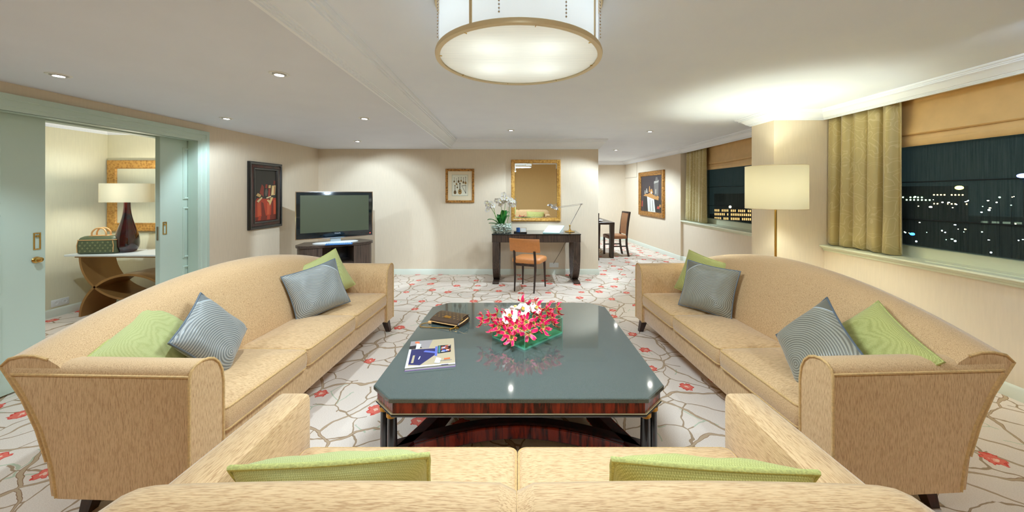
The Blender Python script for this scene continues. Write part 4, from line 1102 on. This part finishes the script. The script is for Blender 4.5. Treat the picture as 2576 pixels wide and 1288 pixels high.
for sx in (-1, 1):
    c = MB(); sp = spline([(sx * .15, -.235, 0), (sx * .155, -.205, .22), (sx * .16, -.205, .42), (sx * .155, -.232, .60)], 6); c.tube(sp, [.011 + .008 * min(1, p.z / .35) for p in sp], 8); c.build('leg', M['leg_wood'], t)
    c = MB(); c.tube([(sx * .185, .185, 0), (sx * .175, .17, .41)], [.011, .021], 8); c.build('leg', M['leg_wood'], t)
MB().bx(-.165, .165, -.215, -.195, .375, .405).build('rail', M['leg_wood'], t)
# orchid bowl
t = thing('potted_orchid', 'white orchid plants with green leaves in a glass bowl on the left of the desk', 'plant', (-.285, 5.90, .79))
bowl = MB(); bowl.loft([rrect(.16, .10, .09, z, 6) if z < .02 else rrect(.175 + .02 * z, .11 + .02 * z, .1, z, 6) for z in (.0, .01, .03, .10, .165)], True, (True, False)); bowl.build('glass_bowl', M['bowl_glass'], t, 60)
c = MB()
for i in range(150):
    x, y = rg.uniform(-.15, .15), rg.uniform(-.09, .09); zt = .02 + rg.random() * .11
    c.sphere((x, y, zt), rg.uniform(.012, .022), 7, .8)
c.build('pebbles', simple('white_moss_pebbles', (206, 212, 200), .7, var=.2, vscale=30), t)
for (a, ln, lift, w_) in ((200, .22, .10, .045), (165, .2, .03, .035), (20, .12, .22, .055), (60, .10, .24, .06), (110, .13, .17, .05), (250, .15, .13, .05), (330, .13, .16, .05)):
    a = R(a); c = MB()
    def lf(u, v, a=a, ln=ln, lift=lift, w_=w_):
        r = ln * u; s = (v - .5) * 2 * w_ * math.sin(PI * min(1, .12 + .88 * u)) ** .7
        return (.0 + .02 * math.cos(a) + r * math.cos(a) - s * math.sin(a), r * math.sin(a) * .7 + s * math.cos(a), .11 + lift * math.sin(u * 2.0) + abs(v - .5) * .02)
    c.grid(lf, 10, 4).build('leaf', simple('glossy_leaf', (36, 124, 44), .3) if 'leaf_m' not in M else M['leaf_m'], t, 60, solid=.002)
blooms = []
for k, (pts) in enumerate(([(-.06, 0, .1), (-.10, -.01, .26), (-.13, -.01, .40), (-.19, -.03, .47), (-.25, -.05, .45)], [(.02, 0, .1), (.0, 0, .28), (.0, .0, .42), (-.02, -.02, .53), (-.06, -.05, .54)],
                           [(.05, .01, .1), (.05, .01, .3), (.06, 0, .47), (.07, -.02, .58), (.04, -.06, .60)], [(.08, .0, .1), (.12, 0, .28), (.13, 0, .42), (.16, -.02, .50), (.20, -.05, .46)], [(-.02, .02, .1), (-.09, .02, .25), (-.16, .0, .38), (-.21, -.02, .45), (-.24, -.05, .40)])):
    sp = spline(pts, 6); c = MB(); c.tube(sp, .004, 6); c.build('stem', M['stem'], t)
    for i in range(7):
        p = sp[int(len(sp) * (.60 + .057 * i))]
        blooms.append(Vector(p) + Vector((rg.uniform(-.035, .035), -.02 + rg.uniform(-.03, .02), rg.uniform(-.045, .03))))
first = None
for i, p in enumerate(blooms):
    if first is None:
        c = MB()
        for k in range(5):
            a = k * 2 * PI / 5 + PI / 2; L_ = .036; wd = .02 if k in (1, 4) else .013
            c.poly([(math.cos(a) * L_ * q - math.sin(a) * wd * s, -.006 * q, math.sin(a) * L_ * q + math.cos(a) * wd * s) for q, s in ((.08, -.2), (.45, -.9), (.8, -.8), (1, 0), (.8, .8), (.45, .9), (.08, .2))])
        c.mi = 1; c.sphere((0, -.008, -.002), .006, 8)
        first = c.build('bloom', [M['white_petal'], simple('pale_yellow_lip', (232, 224, 150), .5)], t, 30, fix=False); o = first
    else: o = first.copy(); COL.objects.link(o); o.parent = t
    o.location = p; o.scale = (1.3,) * 3; o.rotation_euler = (rg.uniform(-.3, .5), rg.uniform(-.5, .5), rg.uniform(-.7, .7))
# tray with blue glass and card
t = thing('desk_tray', 'small black tray on the desk beside the orchid bowl', 'tray', (.02, 5.80, .79))
c = MB(); c.bx(-.10, .11, -.06, .06, .0, .006, .003); c.bx(-.10, .11, -.06, -.055, .004, .016); c.bx(-.10, .11, .055, .06, .004, .016); c.build('tray_base', M['black'], t)
tag(MB().lathe([(.026, 0), (.030, .004), (.031, .075), (.027, .075), (.025, .012), (.001, .010)], seg=24).build('tumbler', simple('blue_glass', (24, 84, 150), .08, coat=.4)), 'small blue glass tumbler standing on the desk tray', 'glass').location = (-.01, 5.80, .7965)
c = MB(); c.bx(-.05, .05, -.003, .003, .0, .075); o = c.build('card_holder', M['chrome']); o.location = (.075, 5.80, .7965); o.rotation_euler = (R(-6), 0, 0)
tag(o, 'white card in a metal holder standing on the desk tray', 'card'); MB().bx(-.044, .044, -.0036, -.0028, .006, .069).build('card', M['white_plastic'], o)
# folder
t = thing('desk_folder', 'pale blue-green leather writing folder lying tilted on the desk', 'folder', (.52, 5.70, .79), R(-8))
c = MB(); c.loft([[(-.13 + y * .25, y, z + .0), (.13 + y * .25, y, z), (.13 + y * .25, y, z + .014), (-.13 + y * .25, y, z + .014)] for y, z in ((-.02, .0), (.28, .085))]); c.build('cover', simple('pale_teal_leather', (176, 216, 210), .35), t, 20)
c = MB(); c.loft([[(-.12 + y * .25, y, 0), (.12 + y * .25, y, 0), (.12 + y * .25, y, z), (-.12 + y * .25, y, z)] for y, z in ((.0, .004), (.275, .083))]); c.build('pages', M['white_plastic'], t, 20)
# desk lamp
t = thing('desk_lamp', 'brass swing arm desk lamp standing on the right of the desk', 'lamp', (.846, 5.93, .79))
MB().lathe([(.001, 0), (.085, 0), (.087, .006), (.07, .014), (.03, .022), (.018, .03), (.014, .05), (.001, .052)], seg=36).build('base', M['brass'], t)
c = MB(); c.tube([(0, 0, .04), (0, 0, .10)], .009, 10); c.sphere((0, 0, .105), .016, 12); c.build('post', M['brass'], t)
c = MB()
for dy_ in (-.009, .009): c.tube([(0, dy_, .10), (.19, dy_, .455)], .004, 8)
c.sphere((.10, 0, .285), .009, 8); c.sphere((.19, 0, .455), .014, 10); c.build('lower_arm', M['chrome'], t)
c = MB()
for dz_ in (-.008, .008): c.tube([(.22, 0, .462 + dz_), (-.22, -.05, .405 + dz_)], .0035, 8)
c.build('upper_arm', M['chrome'], t)
c = MB(); c.lathe([(.014, .03), (.02, .028), (.05, .005), (.065, -.022), (.062, -.022), (.047, .002), (.014, .02)], (0, 0, 0), 24); o = c.build('lamp_head', M['chrome'], t); o.location = (-.25, -.055, .40); o.rotation_euler = (0, R(18), 0)
MB().sphere((0, 0, -.004), .02, 12).build('bulb', emit('lit_bulb', (255, 246, 224), 18), o)
light('SPOT', 'desk_lamp_beam', (-.25, -.055, .368), 5, NEUT, t, (0, R(18), 0), spot_size=R(140), spot_blend=.6, shadow_soft_size=.03)
c = MB(); c.tube(spline([(.05, .06, .004), (.06, .25, .003), (.03, .332, -.02), (-.0, .30, -.13), (-.11, .30, -.36), (-.22, .345, -.56), (-.235, .352, -.60)], 8), .003, 6); c.build('cord', M['black'], t)
def outlet(label, loc, rz, n):
    t = thing('wall_socket', label, 'socket', loc, rz, None)
    MB().bx(-.041 * n, .041 * n, -.008, 0, -.041, .041, .004, 2).build('plate', M['white_plastic'], t)
    for k in range(n):
        c = MB(); c.lathe([(.019, .0), (.022, .002), (.019, .004), (.017, -.004), (.001, -.004)], seg=20)
        for q in c.bm.verts: q.co = Vector((q.co.x + (k - (n - 1) / 2) * .08, -.0075 - q.co.z, q.co.y))
        o = c.build('socket_face', M['white_plastic'], t, 40)
        MB().sphere(((k - (n - 1) / 2) * .08 - .006, -.006, 0), .0026, 6).sphere(((k - (n - 1) / 2) * .08 + .006, -.006, 0), .0026, 6).build('pin_hole', M['seam'], o)
    return t
outlet('white double wall socket low on the back wall under the desk', (.62, YB, .165), 0, 2)
outlet('white double wall socket low on the side room wall beside the console table', (-5.40, 4.21, .155), R(90), 2)

# ------------------------------------------------------------------ floor lamp
t = thing('floor_lamp', 'brass floor lamp with wide cream drum shade standing before the pier', 'lamp', (2.57, 3.58, 0))
MB().lathe([(.001, 0), (.14, 0), (.142, .012), (.13, .02), (.02, .028), (.014, .04), (.001, .041)], seg=40).build('base', M['brass'], t)
MB().lathe([(.011, .03), (.011, 1.30)], seg=16).build('pole', M['brass'], t)
MB().lathe([(.259, 1.283), (.262, 1.285), (.262, 1.707), (.259, 1.709)], seg=64, caps=(False, False)).build('lamp_shade', M['shade'], t)
for z in (1.285, 1.707):
    c = MB(); c.tube([(.261 * math.cos(a), .261 * math.sin(a), z) for a in [2 * PI * k / 64 for k in range(64)]], .003, 6, True); c.build('shade_ring', M['champagne'], t)
c = MB()
for k in range(3): a = 2 * PI * k / 3; c.tube([(0, 0, 1.30), (.259 * math.cos(a), .259 * math.sin(a), 1.30)], .002, 5)
c.build('shade_carrier', M['champagne'], t)
c = MB(); c.lathe([(.006, 1.30), (.016, 1.32), (.016, 1.36), (.008, 1.37)], seg=14); c.build('lamp_holder', M['brass'], t)
light('POINT', 'floor_lamp_bulb', (0, 0, 1.50), FLOOR_LAMP_POWER, (.86, .96, .86), t, shadow_soft_size=.05)

# ------------------------------------------------------------------ curtains, blinds, sheers
def curtain(label, y0, y1, x, z0, z1, pleats, amp):
    t = thing('curtain', label, 'curtain', (x, (y0 + y1) / 2, z0), 0, 'gold curtains')
    ln = y1 - y0
    def f(u, v):
        ph = u * pleats * 2 * PI
        a = amp * (.55 + .45 * (1 - v)) * (1 + .25 * math.sin(u * 9.0))
        return (a * math.sin(ph) + .25 * a * math.sin(2.3 * ph + 1 + v), -ln / 2 + u * ln + .02 * math.sin(ph * 1.0 + 1.5) * (1 - v * .5), v * (z1 - z0) + .012 * math.sin(ph + 2) * (1 - v))
    MB().grid(f, pleats * 16, 14).build('drape', M['curtain'], t, 80, solid=.004)
    return t
curtain('gold damask curtain drawn to the side of the near window beside the pier', 3.30, 4.06, 3.535, .866, 2.30, 5, .046)
curtain('gold damask curtain drawn to the side of the far window in the dining area', 6.74, 7.49, 3.535, .866, 2.30, 6, .042)
def blind(label, y0, y1, x):
    t = thing('roman_blind', label, 'blind', (x, (y0 + y1) / 2, 1.87), 0, 'tan roman blinds')
    h = (y1 - y0) / 2
    prof = [(.0, .44), (-.004, .3), (-.012, .2), (-.03, .14), (-.034, .125), (-.02, .115), (-.006, .135), (-.004, .125), (-.02, .09), (-.028, .05), (-.022, .012), (-.014, 0.0), (-.004, .004), (.0, .03)]
    def f(u, v):
        k = v * (len(prof) - 1); i = min(int(k), len(prof) - 2); q = k - i
        px = prof[i][0] * (1 - q) + prof[i + 1][0] * q; pz = prof[i][1] * (1 - q) + prof[i + 1][1] * q
        wob = math.sin(u * 11) * .004 + math.sin(u * 27 + v * 9) * .002
        return (px + wob, -h + u * 2 * h, pz + (.012 * math.sin(u * 5 + 1) if pz < .2 and pz > .06 else 0))
    MB().grid(f, 40, 39).build('fabric', M['blind'], t, 70, solid=.003)
    return t
blind('tan roman blind gathered at the top of the near window', -.3, 4.0, 3.632)
blind('tan roman blind gathered at the top of the far window', 4.52, 7.05, 3.632)
def sheer_blind(label, y0, y1, x):
    t = thing('sheer_blind', label, 'sheer blind', (x, (y0 + y1) / 2, .86), 0, 'dark sheer blinds')
    h = (y1 - y0) / 2
    MB().grid(lambda u, v: (.002 * math.sin(u * 60), -h + u * 2 * h, .09 + v * 1.30), 60, 3).build('fabric', M['sheer'], t, 60)
    for z in (1.545, 1.20):
        MB().tube([(-.004, -h + 2 * h * k / 12, z - .86 + .004 * math.sin(k * 1.7)) for k in range(13)], .004, 6).build('seam', M['seam'], t)
    return t
sheer_blind('dark see-through blind hanging over the near window glass', -.3, 3.99, 3.655)
sheer_blind('dark see-through blind hanging over the far window glass', 4.52, 7.3, 3.655)

# ------------------------------------------------------------------ console group in the side room
t = thing('console_table', 'white topped console table with interlocking bronze arcs in the side room', 'table', (-4.52, 4.32, 0))
MB().bx(-.72, .72, -.20, .22, .705, .727, .003, 1).build('top', simple('white_console_top', (232, 234, 230), .3), t)
MB().bx(-.62, .62, -.18, .20, .690, .705).build('sub_top', simple('bronze_edge', (150, 108, 58), .35, .3), t)
M['bronze_band'] = simple('bronze_lacquer', (166, 122, 70), .32, .35, var=.1, vscale=6)
def arc(cx, hx, zbase, hz, sgn):
    th = .018; loops = []
    for i in range(41):
        a = PI * i / 40; c_, s_ = math.cos(a), math.sin(a)
        po = (cx + hx * c_, zbase + sgn * hz * s_); pi_ = (cx + (hx - th * 1.4) * c_, zbase + sgn * (hz - th * 1.4) * s_)
        loops.append([(po[0], -.17, po[1]), (po[0], .19, po[1]), (pi_[0], .19, pi_[1]), (pi_[0], -.17, pi_[1])])
    return MB().loft(loops)
arc(.0, .585, .69, .50, -1).build('upper_arc', M['bronze_band'], t, 30)
arc(.0, .585, .0, .50, 1).build('lower_arc', M['bronze_band'], t, 30)
# lamp on the console
t = thing('table_lamp', 'dark red and blue glass bottle lamp with wide cream shade on the console', 'lamp', (-4.74, 4.33, .727))
vp = spline([(.062, 0, 0), (.082, 0, .012), (.104, 0, .06), (.110, 0, .12), (.101, 0, .20), (.072, 0, .31), (.045, 0, .42), (.032, 0, .52), (.029, 0, .60)], 5)
def swirl():
    tt = NT('dark_swirled_glass'); n = tt.noise(tt.coord((5, 5, 9)), 1.0, 3, .5, 1.2)
    tt.set(Base_Color=tt.ramp(n.outputs['Fac'], [(.35, lin((8, 8, 10))), (.5, lin((66, 14, 14))), (.58, lin((16, 10, 14))), (.68, lin((12, 40, 56)))]), Roughness=.06); tt.b.inputs['Coat Weight'].default_value = 1.0; return tt.m
MB().lathe([(.001, 0)] + [(p.x, p.z) for p in vp] + [(.001, .602)], seg=40).build('glass_body', swirl(), t, 60)
MB().lathe([(.03, .602), (.03, .615), (.012, .62), (.012, .66)], seg=20).build('collar', M['chrome'], t)
c = MB(); c.loft([rrect(.285, .115, .114, z, 10) for z in (.60, .825)], True, (False, False)); c.build('lamp_shade', M['shade'], t, 60)
c = MB(); c.tube([(-.283, 0, .64), (.283, 0, .64)], .002, 5); c.build('shade_carrier', M['chrome'], t)
light('POINT', 'table_lamp_bulb', (0, 0, .71), 5.0, (.92, .95, .95), t, shadow_soft_size=.09)
c = MB(); c.tube(spline([(.10, .14, .003), (.2, .225, .0), (.24, .24, -.06), (.28, .26, -.2), (.2, .3, -.4)], 6), .0025, 6); c.build('cord', M['champagne'], t)
# mirror in the side room
t = thing('wall_mirror', 'carved gilt framed mirror hanging above the console table', 'mirror', (-4.78, 4.70, 1.40))
frame_mesh(1.19, .93, [(0, 0), (0, .03), (.012, .042), (.05, .036), (.09, .026), (.10, .03), (.112, .012)]).build('frame', M['gilt'], t, 25)
MB().bx(-.487, .487, -.014, -.009, -.357, .357).build('glass', M['mirror'], t)
# travel bag
t = thing('vanity_bag', 'olive patterned vanity handbag with pale leather handles on the console', 'bag', (-4.94, 4.235, .727), R(10))
c = MB(); loops = []
for ins, z in ((.02, .001), (.004, .01), (0, .03), (.0, .12), (.006, .16), (.022, .19), (.05, .205), (.075, .208)):
    loops.append(rrect(.195 - ins * .8, .075 - ins * .75, .035, z, 5))
c.loft(loops); bd = c.build('body', M['mono_green'], t, 50)
monogram(bd, M['mono_pale'], lambda u, v: (u, -.0757, .085 + v), 4, 7, .05, .033, .011)
c = MB(); c.tube(rrect(.192, .0735, .035, .163, 5), .004, 6, True); c.build('piping', M['vachetta'], t)
c = MB(); c.tube([(-.175, -.0755, .02), (-.18, -.0755, .10), (-.17, -.073, .155)], .004, 6); c.tube([(.175, -.0755, .02), (.18, -.0755, .10), (.17, -.073, .155)], .004, 6); c.build('front_trim', M['vachetta'], t)
MB().bx(-.10, .10, -.035, .035, .200, .213, .006).build('leather_panel', M['vachetta'], t)
for s in (-1, 1):
    c = MB(); c.tube(spline([(-.07, s * .03, .205), (-.068, s * .03, .25), (-.04, s * .025, .288), (0, s * .022, .298), (.04, s * .025, .288), (.068, s * .03, .25), (.07, s * .03, .205)], 6), .008, 8); c.build('handle', M['vachetta'], t)

# ------------------------------------------------------------------ dining area
t = thing('dining_table', 'dark dining table seen past the end of the back wall', 'table', (1.50, 8.55, 0))
MB().bx(-.60, .60, -.72, .72, .735, .785, .004, 1).build('top', M['wenge_flat'], t)
for sx in (-1, 1):
    for sy in (-1, 1):
        MB().loft([[(sx * .55 + a * .035, sy * .67 + b * .035, 0) for a, b in ((-1, -1), (1, -1), (1, 1), (-1, 1))], [(sx * .55 + a * .048, sy * .67 + b * .048, .735) for a, b in ((-1, -1), (1, -1), (1, 1), (-1, 1))]]).build('leg', M['wenge'], t)
o = MB().lathe([(.001, 0), (.10, 0), (.16, .02), (.162, .025), (.10, .008), (.001, .006)], seg=32).build('plate', M['white_plastic']); o.location = (1.75, 8.15, .786)
tag(o, 'white plate lying on the dining table', 'plate')
def dining_chair(label, loc, rz):
    t = thing('dining_chair', label, 'chair', (loc[0], loc[1], 0), rz, 'dining chairs')
    c = MB(); c.loft([rrect(.215 - i, .21 - i, .03, z, 4) for i, z in ((.01, .40), (0, .41), (0, .46), (.01, .475), (.04, .482))]); c.build('seat', M['leather_dark'], t, 50)
    for sx in (-1, 1):
        c = MB(); sp = spline([(sx * .19, -.25, 0), (sx * .19, -.205, .25), (sx * .19, -.205, .45), (sx * .19, -.235, .75), (sx * .19, -.275, 1.0)], 5)
        loops = [[(p.x + a * .02, p.y + b * .018, p.z) for a, b in ((-1, -1), (1, -1), (1, 1), (-1, 1))] for p in sp]; c.loft(loops); c.build('back_post', M['leg_wood'], t, 30)
        c = MB(); c.bx(sx * .19 - .02, sx * .19 + .02, .165, .20, 0, .41); c.build('leg', M['leg_wood'], t)
        c = MB(); c.bx(sx * .19 - .010, sx * .19 + .010, -.21, .17, .22, .245); c.build('stretcher', M['leg_wood'], t)
    c = MB(); c.bx(-.20, .20, -.285, -.255, .965, 1.005, .004); c.build('top_rail', M['leg_wood'], t)
    c = MB(); c.loft([[(-.17, y - .015, z), (.17, y - .015, z), (.17, y + .018, z), (-.17, y + .018, z)] for y, z in ((-.212, .50), (-.228, .72), (-.262, .965))]); c.build('back_pad', M['leather_dark'], t, 30)
    return t
dining_chair('brown leather high back dining chair at the window side of the dining table', (2.20, 8.20), R(96))
dining_chair('brown leather high back dining chair half hidden by the end of the back wall', (1.52, 7.86), R(-6))

# ------------------------------------------------------------------ the city at night, beyond the windows
M['facade'] = simple('dark_facade', (34, 38, 40), .9); M['facade_pale'] = simple('pale_facade', (120, 118, 104), .9)
def city_block(label, x, y, w_, d_, z0, z1, rows, ecol, est, rz=R(-40), mat='facade', cols=9, fill=.6, hw=.35, hh=.3):
    t = thing('city_building', label, 'building', (x, y, z0), rz)
    MB().bx(-w_ / 2, w_ / 2, -d_ / 2, d_ / 2, 0, z1 - z0).build('walls', M[mat], t)
    em = emit('lit_window', ecol, est); k = 0
    for zz in rows:
        for i in range(cols):
            if rg.random() > fill: continue
            u = -w_ / 2 + w_ * (i + .5) / cols
            MB().bx(u - w_ / cols * hw, u + w_ / cols * hw, -d_ / 2 - .06, -d_ / 2 + .02, zz - z0 - hh, zz - z0 + hh).build('window_light', em, t)
    return t
struct(MB().bx(20, 260, -40, 320, -18.2, -18).build('ground', simple('night_ground', (12, 16, 16), 1.0)))
city_block('long distant building with rows of warm lit windows by the curtain of the near window', 108, 98, 18, 6, -18, 3, (-1.6, 0.7), (255, 214, 150), 5, cols=30, fill=.7, hw=.22, hh=.16)
city_block('distant pale building with dim windows in the middle of the near window', 140, 112, 24, 6, -18, -6, (-7.6,), (150, 160, 140), .6, mat='facade_pale', cols=12, fill=.9)
city_block('distant block with bright blue-white rows at the edge of the near window', 136, 88, 12, 8, -18, 4, (-1.0, .4, 1.8, -3.5), (170, 230, 255), 6, cols=16, fill=.75, hh=.1)
city_block('distant building with green-white lit windows behind the curtain edge', 94, 86, 6, 6, -18, 1.0, (-.4, .2), (220, 255, 200), 6, cols=10, fill=.7, hw=.2, hh=.15)
city_block('distant building with a warm lit floor seen in the far window', 60, 95, 14, 8, -18, 1.0, (-5.5, -4.4, -3.4), (255, 190, 120), 1.6, cols=34, fill=.85, hw=.3, rz=R(-30))
def city_lamp(label, x, y, z, r, c, s, sx=1.0):
    o = MB().sphere((0, 0, 0), r, 12).build('street_light', emit('glowing_lamp', c, s)); o.location = (x, y, z); o.scale = (sx, sx, 1)
    t = tag(o, label, 'light', 'street lights outside the window')
    MB().tube([(0, 0, -r * .8), (0, 0, -18 - z)], .025, 5).build('mast', M['facade'], o)
city_lamp('yellow-green glowing light above the roofs in the near window', 98.5, 80, 2.4, .45, (236, 240, 90), 10, 1.5)
city_lamp('violet-blue glowing light at the edge of the near window', 110, 78, 5.0, .5, (110, 120, 255), 12, 1.8)
city_lamp('deep blue light low in the near window', 66, 60, -5.6, .22, (40, 110, 255), 14, 1.5)
city_lamp('white street light low in the near window beside the blue one', 60, 54, -6.0, .11, (220, 235, 255), 22)
city_lamp('white street light low in the middle of the near window', 61, 50, -5.4, .11, (230, 240, 255), 22)
city_lamp('white street light low down in the near window towards its edge', 66, 50, -7.0, .10, (230, 240, 255), 20)
city_lamp('pale street light in the far window', 52, 88, -2.2, .3, (255, 220, 170), 10)

for i in range(46):
    k = rg.uniform(1.06, 1.44); y = rg.uniform(48, 72); z = 1.45 - rg.choice((.02, .035, .05, .09, .11, .13)) * y + rg.uniform(-.5, .5)
    city_lamp('tiny far street light among the dark trees outside the near window', k * y, y, z, rg.uniform(.05, .12), rg.choice(((255, 226, 170), (235, 245, 255), (200, 255, 220), (255, 240, 220))), rg.uniform(5, 14), rg.choice((1, 1, 1.6)))
